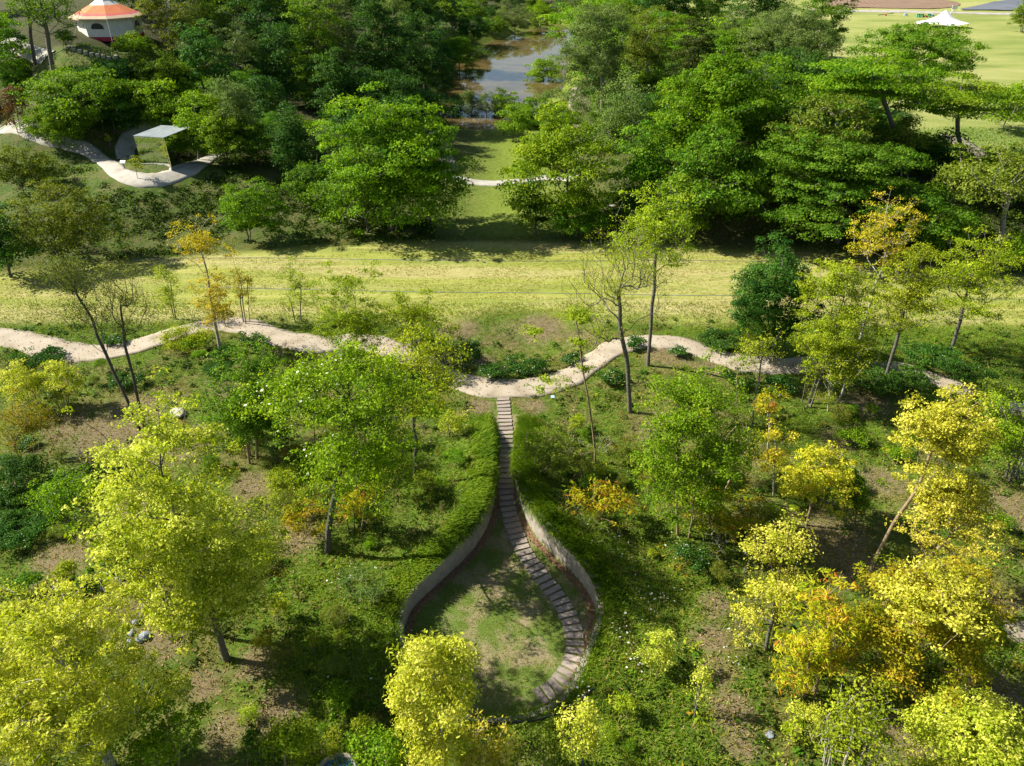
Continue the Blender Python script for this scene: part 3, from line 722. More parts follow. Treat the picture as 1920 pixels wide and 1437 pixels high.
def plant(style, base, box, label, cat='tree', name='broadleaf_tree', group=None, rad=None, extra_boxes=(), dy=0, **over):
    """base: pixel of the foot; box: x0, y0, x1, y1 of the crown, read off the photograph at the foot's distance"""
    st = dict(S[style]); st.update(over)
    fr = style.startswith('f_'); sc_ = .58 if fr else (.55 if st['mat'] in ('lime', 'yellow') else .62)
    st['leaf'] = (st['leaf'][0] * sc_, st['leaf'][1] * sc_)
    st['cover'] *= 1.4 if fr else 1.35; st['dens'] *= 1.5 if fr else 1.12; st['maxtips'] = 680 if fr else st.get('maxtips', 600)
    if fr: st['gapw'] = .35; st.setdefault('upb', .6)
    if fr and st.get('low', .45) >= .55 and not st.get('layer') and style != 'f_thin' and len(base) == 2:
        x0, y0, x1, y1 = box; w = (x1 - x0) * .07; box = (x0 - w, y0 - 6, x1 + w, max(y1, base[1] - 4)); st['low'] = .85
    B = ground(*base) if len(base) == 2 else np.array(base, float)
    ells = []
    for (x0, y0, x1, y1) in (box,) + tuple(extra_boxes):
        cx, cy = (x0 + x1) / 2, (y0 + y1) / 2
        d = ray(cx, cy); t = (B[1] + dy) / d[1]; P = np.array([0, 0, CAMH]) + d * t
        zc = depth(P); al = math.atan2(CAMH - P[2], P[1])
        rx = (x1 - x0) / 2 * zc / F; ry = rx * .85; hh = (y1 - y0) / 2 * zc / F
        rz = math.sqrt(max(hh * hh - (ry * math.sin(al)) ** 2, (.42 * hh) ** 2)) / math.cos(al)
        rz = min(rz, max(2.6 * rx, .6))
        L = P - B
        if L[2] - rz < .12 and L[2] + rz > .3:          # keep the crown above the soil
            topz = L[2] + rz; rz = max((topz - .12) / 2, .12); L[2] = topz - rz
        L[2] = max(L[2], rz * .6 + .1)
        k_ = .5 * st['cr']
        ells.append((L[0], L[1], L[2], max(rx - k_, rx * .6) * 1.04, max(ry - k_, ry * .6) * 1.04, max(rz - k_ * .6, rz * .6) * 1.04))
    e = max(ells, key=lambda q: q[2] + q[5]); topz = max(q[2] + q[5] for q in ells)
    top = (e[0], e[1], max(e[2] + e[5] * .7, .3))
    if rad is None: rad = (.0135 * topz + .012) * (.62 if st.get('stems', 1) > 2 else 1)
    bush = cat in ('shrub', 'plant', 'flower bush')
    t, ex = emit(name, tuple(B - np.array([0, 0, .05])), st, ells, top, label, cat, group, rad, topz, 'foliage' if bush else 'crown')
    t['h'] = topz; del t['h']
    return t, ex

def blossom(t, ex, n, size, name='blossom', mat='white', side=None, seed=1, zmin=.3):
    P, out, own = ex; r = np.random.default_rng(seed)
    z = (P[:, 2] - P[:, 2].min()) / np.ptp(P[:, 2]); ok = np.where((z > zmin) & (True if side is None else (P[:, 0] * side > np.median(P[:, 0]) * side)))[0]
    idx = r.choice(ok, min(n, len(ok)), replace=False); o = out[idx] / (np.linalg.norm(out[idx], axis=1)[:, None] + 1e-6)
    Q = P[idx] + o * .04 + np.array([0, 0, .03])
    v, f = leaves_np(Q, o, size, size * .75, r, 1.2, .5, .3)
    obj(name, mesh_np(name, v, [f], LM[mat], False, {'tint': ('FACE', r.uniform(0, 1, len(f)))}), t)
# ================================================================== NEAR GARDEN
G_ = 'young trees of the near garden'
plant('lime', (425, 1236), (188, 772, 500, 1215), 'large lime yellow round tree left of the drop shaped lawn', rad=.11, low=.85, extra_boxes=((190, 880, 420, 1190), (240, 780, 440, 960), (310, 930, 485, 1190), (250, 1000, 470, 1222)), gapw=.4)
plant('ylg', (328, 1176), (185, 960, 330, 1080), 'slim forked tree leaning behind the large lime yellow round tree', rad=.07, dens=.4)
plant('limeb', (205, 1446), (-20, 1120, 300, 1440), 'broad glossy yellow green tree filling the lower left corner', rad=.08, low=.95, clear=.02, extra_boxes=((40, 1130, 230, 1300), (-60, 1200, 120, 1437), (0, 1270, 260, 1450)))
plant('bush', (325, 1440), (210, 1290, 400, 1437), 'feathery mid green bush beside the corner tree at bottom left', 'shrub', 'leafy_shrub', leaf=(.16, .06), mat='fresh')
t, ex = plant('fresh', (613, 1036), (480, 640, 840, 960), 'dark trunked green dogwood with white blossoms left of the stepping slabs', rad=.11, extra_boxes=((520, 640, 760, 800), (560, 780, 800, 960)), dens=.62, clear=.25)
blossom(t, ex, 190, .075, side=-1)
plant('freshm', (470, 862), (378, 645, 560, 850), 'dense dark green multi stemmed tree behind the dogwood', rad=.06, mat='mid', dens=1.2, extra_boxes=((400, 700, 540, 850),))
plant('fresh', (778, 897), (690, 610, 880, 830), 'thin forked tree with bronze tinged lower leaves by the path bend', rad=.075, mat='ylgreen', dens=.5, extra_boxes=((720, 690, 860, 800),))
plant('ylg', (672, 690), (590, 500, 745, 685), 'slender yellow green sapling behind the dogwood on the path edge', rad=.05)
plant('ylg', (772, 660), (705, 535, 850, 660), 'small pale green sapling between the dogwood and the hollow', rad=.05)
plant('bared', (262, 806), (68, 462, 215, 650), 'nearly leafless dark trunk leaning left over the path', rad=.07, extra_boxes=((60, 470, 170, 560),))
plant('bared', (272, 806), (180, 480, 290, 650), 'nearly leafless upright dark twin trunk beside the leaning one', rad=.06)
plant('gold', (413, 657), (312, 398, 440, 505), 'tall pale trunked tree with golden top at the left path crest', rad=.085, extra_boxes=((355, 500, 455, 640),), clear=.3)
plant('sapling', (325, 602), (280, 488, 345, 590), 'thin leaning sapling at the meadow edge left of the golden topped tree')
plant('sapling', (462, 606), (425, 488, 482, 590), 'slim orange tinged sapling right of the golden topped tree', mat='oliverust')
plant('sapling', (560, 606), (518, 490, 592, 590), 'slim upright clump of green stems alone at the meadow edge')
plant('bare', (1181, 772), (1050, 415, 1260, 680), 'forked grey tree with tiny sparse leaves right of the path dip', rad=.105, extra_boxes=((1060, 560, 1180, 700), (1130, 420, 1250, 560)))
plant('ylg', (1215, 686), (1135, 340, 1315, 545), 'tall airy yellow green tree standing on the right path bend', rad=.09, extra_boxes=((1180, 345, 1260, 440),), dens=.5)
plant('dense', (1450, 668), (1358, 466, 1542, 660), 'round dense dark green tree beside the right path', rad=.12)
plant('ylgm', (1512, 760), (1475, 490, 1660, 730), 'light green many stemmed tree in front of the dense dark round tree', rad=.06, extra_boxes=((1490, 560, 1620, 760), (1500, 480, 1640, 620)), dens=.95)
plant('ylg', (1655, 726), (1625, 460, 1785, 650), 'leaning grey stemmed light green tree over the right path', rad=.08)
plant('ylg', (1776, 676), (1725, 440, 1910, 620), 'light green tree with leaning pale trunk right of the path', rad=.09)
plant('gold', (1612, 640), (1585, 368, 1722, 520), 'pale stemmed golden orange tree before the layered dark trees', rad=.07, dens=.6)
plant('pads', (1117, 868), (1045, 565, 1125, 612), 'thin leaning trunk with flat yellow leaf pads above the path dip', rad=.04, cr=.17, low=.9, mat='ylgreen', extra_boxes=((965, 598, 1045, 642), (1055, 625, 1118, 662), (985, 698, 1078, 736), (1068, 676, 1118, 704)))
plant('freshm', (1282, 1000), (1180, 685, 1405, 990), 'big leafy green many stemmed tree right of the stepping slabs', rad=.045, extra_boxes=((1190, 700, 1380, 860), (1200, 800, 1400, 985)), dens=.8)
plant('ylg', (1410, 800), (1365, 600, 1470, 700), 'thin grey sapling with few leaves crossing the right path', dens=.25, rad=.035)
plant('gold', (1437, 870), (1405, 725, 1480, 800), 'small orange leaved maple beside the big leafy green tree', rad=.035, mat='rust', dens=.8)
plant('gold', (1450, 930), (1395, 790, 1490, 900), 'yellow orange sapling just below the small orange maple', rad=.035, dens=.7)
plant('yellow', (1512, 985), (1460, 830, 1605, 975), 'yellow green spreading maple left of the tall yellow tree', rad=.05, mat='gold')
plant('yellow', (1623, 1094), (1672, 728, 1850, 960), 'tall bright yellow maple with leaning pale trunk', rad=.06, extra_boxes=((1680, 740, 1800, 860), (1700, 860, 1860, 1000)), clear=.3, bow=.6)
plant('yellow', (1655, 1136), (1690, 925, 1895, 1090), 'strongly leaning tan trunk tree with yellow leaves spreading right', rad=.06, dens=.6, cover=1.1)
plant('ylg', (1560, 770), (1520, 590, 1660, 745), 'loose light green tree with crossing white stems behind the yellow maple', rad=.05, stems=3, spread=.5, bark='pale', dens=.35)
plant('goldbush', (1595, 1300), (1580, 1050, 1880, 1330), 'wide olive gold tree in the lower right', rad=.08, extra_boxes=((1700, 1050, 1870, 1240), (1570, 1110, 1740, 1330)), mat='oliverust')
plant('yellow', (1830, 1330), (1640, 1040, 1860, 1200), 'bright yellow leaved tree behind the wide olive gold tree', rad=.07, leaf=(.15, .08))
plant('ylg', (1440, 1212), (1378, 980, 1520, 1200), 'yellow green upright tree left of the orange shrubs', rad=.06, mat='lime', dens=.8, stems=2)
plant('feather', (1515, 1300), (1450, 1090, 1590, 1330), 'feathery yellow and orange sumac under the olive gold tree', 'shrub', 'leafy_shrub', extra_boxes=((1450, 1200, 1560, 1320),))
plant('lime', (1830, 1470), (1700, 1325, 1960, 1470), 'vivid lime yellow bushy tree in the lower right corner', rad=.09, mat='lime', cr=.3, extra_boxes=((1690, 1380, 1830, 1470), (1780, 1330, 1900, 1420)))
plant('ylgm', (1590, 1470), (1520, 1270, 1700, 1450), 'loose yellow green shrub with grey bare stems at the bottom right', 'shrub', 'leafy_shrub', bark='pale', dens=.45, mat='ylgreen')
plant('twiggy', (1538, 1445), (1515, 1310, 1580, 1440), 'bare grey arching twigs left of the bottom right shrub', 'shrub', 'leafy_shrub', bark='pale', dens=.08)
plant('limeb', (838, 1500), (740, 1172, 905, 1440), 'bright yellow tree rising in front of the sunken lawn', rad=.07, cr=.26, leaf=(.16, .06), stems=1, low=.95, clear=.05, extra_boxes=((775, 1172, 850, 1280), (730, 1250, 820, 1400), (820, 1195, 908, 1330), (745, 1300, 905, 1440)), cover=1.2, mat='lime')
plant('limeb', (890, 1500), (780, 1370, 970, 1470), 'low golden yellow bush at the bottom edge below the bright yellow tree', 'shrub', 'leafy_shrub', cr=.22, mat='yellow', dens=.8)
plant('ylg', (1092, 1440), (1045, 1310, 1140, 1430), 'small yellow green tree at the lower tip of the sunken lawn', rad=.035, mat='lime', dens=.7, cr=.22)
plant('goldbush', (545, 1460), (478, 1335, 610, 1450), 'pale yellow green shrub at the bottom edge left of centre', 'shrub', 'leafy_shrub', mat='ylgreen')
plant('bush', (690, 1462), (625, 1370, 770, 1450), 'green shrub between the two yellow bushes at the bottom edge', 'shrub', 'leafy_shrub', mat='fresh')
plant('bush', (1000, 1460), (930, 1372, 1080, 1450), 'dull green shrub below the lower tip of the sunken lawn', 'shrub', 'leafy_shrub', mat='olive', dens=.7)
plant('bush', (1232, 1262), (1196, 1185, 1270, 1258), 'lime green small shrub on the grass right of the sunken lawn', 'shrub', 'leafy_shrub', mat='lime', cr=.16)
plant('sapling', (1312, 1336), (1282, 1235, 1345, 1330), 'lime green sapling on the grass below the lime small shrub', mat='lime', cr=.18)
plant('bush', (1162, 1345), (1140, 1300, 1200, 1345), 'small yellow green tuft shrub beside the small yellow green tree', 'shrub', 'leafy_shrub', mat='ylgreen', cr=.16)
plant('ylgm', (185, 1010), (50, 870, 215, 1000), 'airy light green spreading tree left of the large lime tree', rad=.05, dens=.6, flat=.35, mat='fresh')
plant('bush', (70, 770), (-10, 680, 90, 765), 'lime green bush below the left path', 'shrub', 'leafy_shrub', mat='lime')
plant('bush', (120, 765), (75, 670, 150, 765), 'pale lime bush next to the nearly leafless twin trunks', 'shrub', 'leafy_shrub', mat='lime', cr=.22)
plant('twiggy', (60, 870), (-10, 740, 120, 870), 'thin bronze orange twiggy shrub at the left picture edge', 'shrub', 'leafy_shrub', mat='oliverust', dens=.4)
plant('twiggy', (165, 862), (120, 820, 225, 862), 'leafless silver grey twig thicket on the bare soil', 'shrub', 'leafy_shrub', bark='pale', dens=.03)
plant('ylgm', (1880, 900), (1800, 730, 1960, 880), 'leafy green tree at the right picture edge beside the path end', rad=.05, mat='fresh')
plant('ylgm', (1850, 790), (1800, 700, 1900, 790), 'olive green shrub where the right path leaves the picture', 'shrub', 'leafy_shrub', mat='olive')
plant('ylg', (1908, 905), (1880, 770, 1960, 900), 'slim bare grey stems at the right picture edge', stems=4, dens=.15, rad=.03, bark='pale')
plant('bush', (1010, 880), (975, 800, 1090, 880), 'low dull green shrub on the right bank of the slab walk', 'shrub', 'leafy_shrub', mat='olive', dens=.6, cr=.2)
plant('twiggy', (1060, 900), (1010, 840, 1150, 900), 'twiggy brownish green shrub above the orange leaved shrub', 'shrub', 'leafy_shrub', dens=.35)
plant('feather', (1105, 985), (1040, 895, 1195, 975), 'broad leaved yellow and orange shrub right of the slab walk', 'shrub', 'leafy_shrub', leaf=(.26, .08), cr=.2)
plant('feather', (1345, 985), (1270, 920, 1425, 985), 'red and yellow leaved shrub under the big leafy green tree', 'shrub', 'leafy_shrub', leaf=(.2, .06), cr=.2)
plant('feather', (1390, 1040), (1345, 965, 1440, 1030), 'yellow leaved sumac with dark red tips beside the yellow green tree', 'shrub', 'leafy_shrub', cr=.18)
plant('feather', (560, 1010), (520, 930, 620, 1005), 'orange flecked shrub on the ground left of the dogwood trunk', 'shrub', 'leafy_shrub', leaf=(.18, .055), mat='oliverust', cr=.2)
plant('feather', (665, 1000), (620, 880, 720, 990), 'yellow and rust coloured shrub right of the dogwood trunk', 'shrub', 'leafy_shrub', leaf=(.18, .055), mat='rust', cr=.2)
plant('goldbush', (735, 935), (690, 840, 790, 930), 'olive gold shrub below the thin forked tree', 'shrub', 'leafy_shrub', mat='olive')
plant('bush', (850, 815), (820, 760, 880, 815), 'small yellow tinged shrub at the top of the left bank', 'shrub', 'leafy_shrub', mat='ylgreen', cr=.18, dens=.6)
plant('feather', (490, 1225), (465, 1180, 520, 1222), 'small red leaved seedling beside the foot of the large lime tree', 'shrub', 'leafy_shrub', mat='rust', cr=.14, leaf=(.16, .05))
plant('bush', (525, 1160), (505, 1110, 545, 1155), 'little yellow green seedling right of the large lime tree', 'shrub', 'leafy_shrub', mat='ylgreen', cr=.14)
plant('bush', (125, 1095), (95, 1040, 150, 1090), 'small lime shrub on the soil above the corner tree', 'shrub', 'leafy_shrub', mat='ylgreen', cr=.16)
plant('bush', (40, 930), (-20, 850, 80, 925), 'dark green shrub at the left picture edge', 'shrub', 'leafy_shrub', mat='deep')
plant('bush', (60, 1110), (0, 1060, 90, 1110), 'low green shrub at the left edge above the corner tree', 'shrub', 'leafy_shrub', mat='mid', dens=.7)
plant('twiggy', (690, 1130), (625, 1060, 740, 1125), 'grey green twiggy shrub with white flowers left of the retaining wall', 'shrub', 'leafy_shrub', mat='grey', dens=.6)
plant('bush', (1625, 830), (1560, 795, 1650, 830), 'rounded green clipped bush in the shade behind the yellow maple', 'shrub', 'leafy_shrub', mat='fresh', cr=.2)
plant('bush', (1690, 865), (1650, 830, 1720, 862), 'bright green low bush beside the yellow maple crown', 'shrub', 'leafy_shrub', mat='fresh', cr=.2)
plant('bush', (1600, 985), (1555, 880, 1665, 980), 'dark green bushy undergrowth shrub between the two maples', 'shrub', 'leafy_shrub', mat='mid')
plant('bush', (1490, 1390), (1455, 1360, 1510, 1440), 'small yellow topped bush above the grey disc stone', 'shrub', 'leafy_shrub', mat='ylgreen', cr=.18)
plant('bush', (1545, 1385), (1470, 1310, 1560, 1370), 'pale lime bush beneath the feathery sumac', 'shrub', 'leafy_shrub', mat='lime', cr=.18, dens=.6)
plant('bush', (1385, 1000), (1400, 930, 1480, 1000), 'olive shrub left of the yellow green spreading maple', 'shrub', 'leafy_shrub', mat='olive', dens=.6)
plant('twiggy', (1340, 930), (1330, 760, 1420, 920), 'brown twiggy shrub on the right side of the big leafy green tree', 'shrub', 'leafy_shrub', dens=.2)
plant('bush', (350, 650), (290, 610, 400, 668), 'yellow green shrub before the left path crest', 'shrub', 'leafy_shrub', mat='ylgreen', dens=.7)
plant('ylgm', (830, 690), (760, 590, 860, 690), 'bushy yellow green young tree left of the hollow', rad=.04, mat='fresh', dens=.6)
plant('ylg', (1420, 672), (1380, 590, 1480, 670), 'small creamy flowered tree in front of the dense dark round tree', rad=.04, mat='ylgreen')
# evergreen mounds with white flower heads
MG = 'low dark evergreen mounds along the path'
for (b, bx, lab) in [((922, 712), (892, 680, 955, 712), 'dark evergreen mound at the bottom of the hollow, left of its gully'), ((985, 698), (950, 664, 1030, 700), 'dark evergreen mound at the bottom of the hollow, right of its gully'),
    ((880, 690), (862, 640, 905, 692), 'dark evergreen mound on the left flank of the hollow'), ((1072, 684), (1048, 660, 1096, 684), 'dark evergreen mound between the hollow and the rising path'),
    ((1148, 718), (1118, 688, 1176, 720), 'dark evergreen mound right of the rising path by the forked grey tree'), ((1275, 668), (1252, 648, 1298, 668), 'small evergreen mound inside the right path bend'),
    ((1345, 648), (1310, 622, 1400, 650), 'long evergreen mound along the upper side of the right path bend'), ((1385, 722), (1350, 692, 1420, 722), 'evergreen mound below the path beside the big leafy tree'), ((1462, 738), (1430, 700, 1495, 740), 'white flecked evergreen mound below the dense dark round tree'),
    ((1660, 720), (1580, 680, 1740, 722), 'long evergreen mound below the right path'), ((1745, 690), (1690, 640, 1800, 692), 'long white flecked evergreen mound above the right path'), ((1830, 720), (1780, 680, 1870, 720), 'evergreen mound above the far right end of the path'),
    ((72, 682), (20, 655, 110, 684), 'evergreen mound under the left path at the picture edge'), ((215, 645), (185, 625, 235, 646), 'evergreen mound above the left path dip'), ((235, 722), (200, 695, 270, 722), 'evergreen mound below the left path dip'),
    ((470, 645), (448, 622, 496, 645), 'evergreen mound inside the left path crest'), ((1296, 1068), (1255, 1018, 1332, 1068), 'white flowered evergreen mound alone on the grass below the big leafy tree'), ((20, 905), (-20, 850, 45, 900), 'dark evergreen mound at the left edge under the bronze shrub'),
    ((1195, 655), (1165, 628, 1215, 655), 'evergreen mound at the inner right path edge by the airy tree')]:
    t, ex = plant('mound', b, bx, lab, 'shrub', 'evergreen_mound', MG)
    blossom(t, ex, 45, .05, seed=len(lab), zmin=.2)

# ================================================================== LEFT HILL AND VALLEY
def far(style, base, box, label, group=None, cat='tree', name='broadleaf_tree', **k): return plant(style, base, box, label, cat, name, group, **k)
far('f_fresh', (735, 432), (622, 190, 870, 420), 'broad yellow green tree with dead white branches at the mouth of the valley', extra_boxes=((640, 185, 800, 300), (700, 260, 875, 380)), mat='fresh')
far('f_mid', (690, 436), (600, 300, 760, 430), 'dark green tree at the foot of the slope beside the broad valley tree')
far('f_thin', (592, 338), (555, 225, 650, 320), 'slanting thin tree with flat sprays on the shaded slope')
far('f_thin', (640, 345), (590, 240, 690, 310), 'leaning pale branch tree behind the broad valley tree', dens=.4)
far('f_bush', (472, 452), (420, 340, 532, 446), 'compact green tree with drooping fronds on the dark slope', flat=.3)
far('f_bush', (110, 482), (22, 350, 195, 480), 'rounded light green bushy tree at the foot of the left hill', mat='olive', cr=.42, dens=.7, cover=1.3)
far('f_dark', (20, 520), (-40, 380, 60, 520), 'dark green tree at the left edge at the hill foot')
far('f_bush', (45, 360), (-10, 280, 90, 355), 'olive green shrub on the left hill below the path', cat='shrub', name='leafy_shrub', mat='olive')
far('f_bush', (115, 276), (52, 196, 168, 268), 'round green tree beside the pale hill path', stems=3)
far('f_bush', (36, 247), (5, 165, 50, 244), 'bronze brown columnar tree at the left edge of the hill path', mat='brown')
far('f_thin', (258, 336), (240, 288, 272, 330), 'little sapling standing before the mirrored cube', rad=.03, cr=.25, leaf=(.14, .09), mat='ylgreen')
far('f_thin', (207, 272), (196, 250, 214, 270), 'tiny sapling on the lawn left of the mirrored cube', rad=.025, cr=.22, leaf=(.14, .09), mat='ylgreen')
far('f_fresh', (372, 300), (325, 190, 440, 292), 'yellow green tree overhanging the path right of the mirrored cube')
far('f_bush', (430, 312), (370, 215, 480, 310), 'leafy green thicket tree at the end of the pale hill path')
far('f_grey', (452, 300), (390, 150, 490, 300), 'lower crown of a tall slender pale green tree above the hill ridge', shell=.4)
far('f_thin', (450, 200), (395, 40, 495, 185), 'tall pale forked tree standing above the hill slope', dens=.75, mat='grey')
far('f_fresh', (320, 245), (232, 150, 400, 245), 'bright green spreading tree directly behind the mirrored cube')
far('f_mid', (160, 235), (70, 130, 250, 232), 'dark green spreading tree uphill of the hill path')
far('f_dark', (215, 250), (165, 180, 260, 248), 'small dark tree between the hill path and the mirrored cube')
far('f_bush', (245, 104), (215, 72, 285, 114), 'bright green bush before the wall of the striped tent', cat='shrub', name='leafy_shrub', mat='fresh')
far('f_bush', (120, 92), (108, 58, 142, 96), 'small green conifer shrub left of the striped tent', cat='shrub', name='leafy_shrub', mat='mid')
far('f_mid', (305, 108), (268, -50, 390, 62), 'pale forked tree covering the right side of the striped tent', mat='olive', bark='pale', dens=.6)
far('f_thin', (100, 134), (25, -50, 150, 100), 'grey limbed sparse tree left of the striped tent', bark='grey', mat='mid', dens=.32, rad=.2)
far('f_thin', (66, 120), (20, -30, 100, 60), 'second grey limbed tree nearer the top left corner', bark='dark', mat='mid', dens=.45, rad=.15)
far('f_fresh', (10, 168), (-40, 40, 48, 145), 'leafy green tree cut by the left edge above the hill path')
far('f_bush', (300, 178), (255, 105, 350, 178), 'green thicket tree below the striped tent', mat='mid')
far('f_bush', (205, 160), (150, 118, 262, 160), 'dark green shrub on the slope under the stone steps', cat='shrub', name='leafy_shrub', mat='deep')
far('f_dark', (390, 190), (330, 60, 420, 190), 'dark tall tree behind the bright spreading hill tree')
far('f_bush', (560, 345), (510, 200, 580, 340), 'dark bush at the lower edge of the bare brown slope', mat='deep', cat='shrub', name='leafy_shrub')
far('f_bush', (600, 395), (540, 310, 640, 395), 'dark green bush under the slanting thin tree', mat='mid', cat='shrub', name='leafy_shrub')
WL = 'dense trees on the slope left of the pond'
wl = [('f_dark', (420, 90), (340, -60, 440, 80)), ('f_dark', (500, 150), (440, -20, 560, 140)), ('f_dark', (540, 200), (485, 60, 580, 200)), ('f_mid', (590, 190), (540, 0, 640, 185)), ('f_grey', (650, 170), (560, -30, 680, 160)),
      ('f_dark', (620, 240), (585, 110, 670, 235)), ('f_dark', (690, 250), (640, 120, 740, 250)), ('f_dark', (740, 215), (660, 10, 780, 210)), ('f_grey', (720, 150), (690, 0, 790, 150)), ('f_dark', (770, 260), (720, 150, 800, 260)), ('f_dark', (800, 200), (740, 40, 830, 200)),
      ('f_mid', (500, 60), (420, -90, 540, 50)), ('f_dark', (610, 60), (540, -80, 640, 50)), ('f_dark', (700, 70), (620, -70, 720, 60)), ('f_dark', (780, 90), (700, -60, 820, 90)), ('f_dark', (260, 30), (180, -120, 270, 10)), ('f_dark', (360, 40), (290, -100, 400, 30)),
      ('f_dark', (490, 250), (455, 160, 535, 250)), ('f_dark', (735, 290), (690, 190, 775, 290)), ('f_dark', (800, 232), (770, 170, 835, 232)), ('f_dark', (660, 310), (620, 220, 690, 310)), ('f_mid', (440, 140), (370, 10, 450, 130))]
lab_dark = {'f_dark': 'deep green broadleaf tree in the dense wood left of the pond', 'f_mid': 'mid green broadleaf tree in the dense wood left of the pond', 'f_grey': 'paler grey green tree in the dense wood left of the pond'}
for st, b, bx in wl: far(st, b, bx, lab_dark[st], WL + {'f_dark': '', 'f_mid': ', mid green', 'f_grey': ', pale'}[st])
far('f_fresh', (862, 145), (822, 72, 895, 142), 'sunlit bushy tree overhanging the left pond shore', mat='mid', extra_boxes=((820, 72, 890, 110),))
far('f_dark', (840, 195), (800, 60, 850, 190), 'dark tree on the left pond shore behind the sunlit bushy one')
for b, bx, st, lab in [((850, 60), (790, -20, 870, 50), 'f_dark', 'dark tree at the far left end of the pond'), ((905, 50), (850, -8, 920, 48), 'f_mid', 'mid green tree above the far pond bank'), ((965, 62), (930, 22, 1000, 62), 'f_grey', 'pale willowy bush on the far pond bank'),
       ((1010, 55), (985, 14, 1040, 55), 'f_bush', 'rounded green bush on the far pond bank under the dark roof'), ((940, 15), (890, -22, 960, 12), 'f_dark', 'dark tree behind the pale willowy bush'), ((1000, 5), (960, -26, 1020, 5), 'f_mid', 'mid green tree left of the dark roofed shelter'), ((880, 15), (830, -60, 880, 12), 'f_dark', 'dark tree in the top row beyond the pond')]:
    far(st, b, bx, lab)
for b, bx, st, lab in [((882, 235), (860, 172, 905, 230), 'f_grey', 'thin grey green tree at the near pond edge, leftmost of the row'), ((912, 238), (888, 170, 940, 235), 'f_thin', 'loose tree second from left in the row at the near pond edge'), ((950, 230), (920, 175, 980, 228), 'f_bush', 'leafy tree third from left in the row at the near pond edge'),
       ((962, 266), (925, 200, 1000, 255), 'f_fresh', 'yellow green small tree on the valley grass before the pond row'), ((1000, 235), (970, 185, 1040, 235), 'f_mid', 'green tree right of the row at the near pond edge'), ((1018, 165), (986, 112, 1055, 165), 'f_fresh', 'green tree leaning over the right pond shore'), ((1035, 200), (1000, 165, 1060, 200), 'f_thin', 'bare grey brush on the right pond shore'),
       ((1050, 262), (1015, 205, 1090, 260), 'f_bush', 'green bush beside the right valley path'), ((845, 232), (820, 185, 870, 232), 'f_dark', 'dark bush where the track meets the pond')]:
    far(st, b, bx, lab)

# ================================================================== RIGHT HILL
far('f_fresh', (1065, 430), (958, 228, 1145, 385), 'broad yellow green crowned tree at the right mouth of the valley', extra_boxes=((990, 230, 1120, 310),))
far('f_dark', (1005, 440), (965, 345, 1030, 430), 'dark small tree under the left edge of the right valley crown')
far('f_bush', (1082, 446), (1020, 370, 1142, 446), 'round dark green bush under the right valley crown', mat='mid', cr=.5)
far('f_fresh', (1215, 400), (1135, 230, 1250, 380), 'fresh green tree right of the broad valley crown', mat='mid')
far('f_grey', (1130, 235), (1045, 15, 1180, 225), 'tall pale willow green tree right of the pond')
far('f_grey', (1190, 300), (1120, 160, 1225, 290), 'grey green tree with bare white twigs below the tall willow green tree', dens=.6)
far('f_olive', (1225, 200), (1140, 20, 1270, 190), 'olive broad tree behind the grey twigged tree', flat=.6)
far('f_coni', (1300, 232), (1256, 50, 1345, 225), 'dark olive conifer in the right wood')
far('f_mid', (1310, 430), (1238, 250, 1420, 425), 'large mid green tree at the meadow edge left of the layered dark tree')
far('f_fresh', (1360, 320), (1250, 110, 1480, 300), 'wide bright green tree crown in the middle of the right wood', extra_boxes=((1280, 110, 1440, 200), (1240, 190, 1400, 300)))
far('f_fresh', (1290, 330), (1225, 170, 1330, 330), 'bright green tree in front of the dark olive conifer')
far('f_layerd', (1570, 456), (1368, 290, 1765, 450), 'huge dark green tree with layered drooping boughs reaching the meadow', extra_boxes=((1420, 240, 1720, 380),), rad=.2)
far('f_olive', (1560, 380), (1462, 186, 1650, 320), 'dull green dome crowned tree above the layered dark tree', mat='olive', flat=.6, cr=.6)
far('f_layer', (1700, 330), (1490, 85, 1760, 250), 'umbrella shaped tree with bright tiers and pale limbs in the right wood', rad=.17)
far('f_layer', (1800, 320), (1660, 140, 1925, 240), 'second bright tiered umbrella tree reaching the right picture edge', rad=.16)
far('f_olive', (1690, 330), (1620, 220, 1735, 320), 'gold tinged tree under the umbrella shaped tree', mat='olive')
far('f_olive', (1872, 474), (1755, 275, 1960, 430), 'olive crowned tree with pale leaning trunk at the right edge', layer=.9, flat=.35, rad=.16, dens=.75)
far('f_mid', (1800, 440), (1700, 340, 1800, 440), 'shaded tree between the layered dark tree and the olive one', cat='tree')
far('f_grey', (1480, 170), (1388, 28, 1565, 120), 'pale grey green willow behind the wide bright crown')
far('f_mid', (1715, 165), (1622, 54, 1828, 130), 'dark rounded tree silhouetted against the far meadow', mat='mid')
far('f_mid', (1560, 120), (1500, -20, 1590, 100), 'dark tree at the corner of the far meadow')
far('f_dark', (1440, 110), (1370, -50, 1480, 60), 'deep green tree at the top behind the pale willow')
far('f_thin', (1370, 130), (1340, 20, 1410, 100), 'thin pale trunked tree beside the dark olive conifer')
far('f_mid', (1340, 80), (1270, -60, 1370, 50), 'mid green tree at the top of the right wood')
far('f_grey', (1110, 60), (1050, -50, 1140, 50), 'pale green tree at the top right of the pond')
far('f_mid', (1190, 60), (1110, -70, 1220, 50), 'mid green tree at the top above the willow green tree')
far('f_dark', (1260, 90), (1190, -60, 1290, 70), 'deep green tree at the top between the willow and the conifer')
far('f_mid', (1292, 454), (1232, 335, 1345, 448), 'bushy mid green tree at the meadow edge behind the tall airy tree')
far('f_bush', (885, 82), (838, 44, 918, 92), 'dark bush hanging over the far left pond bank', mat='deep')
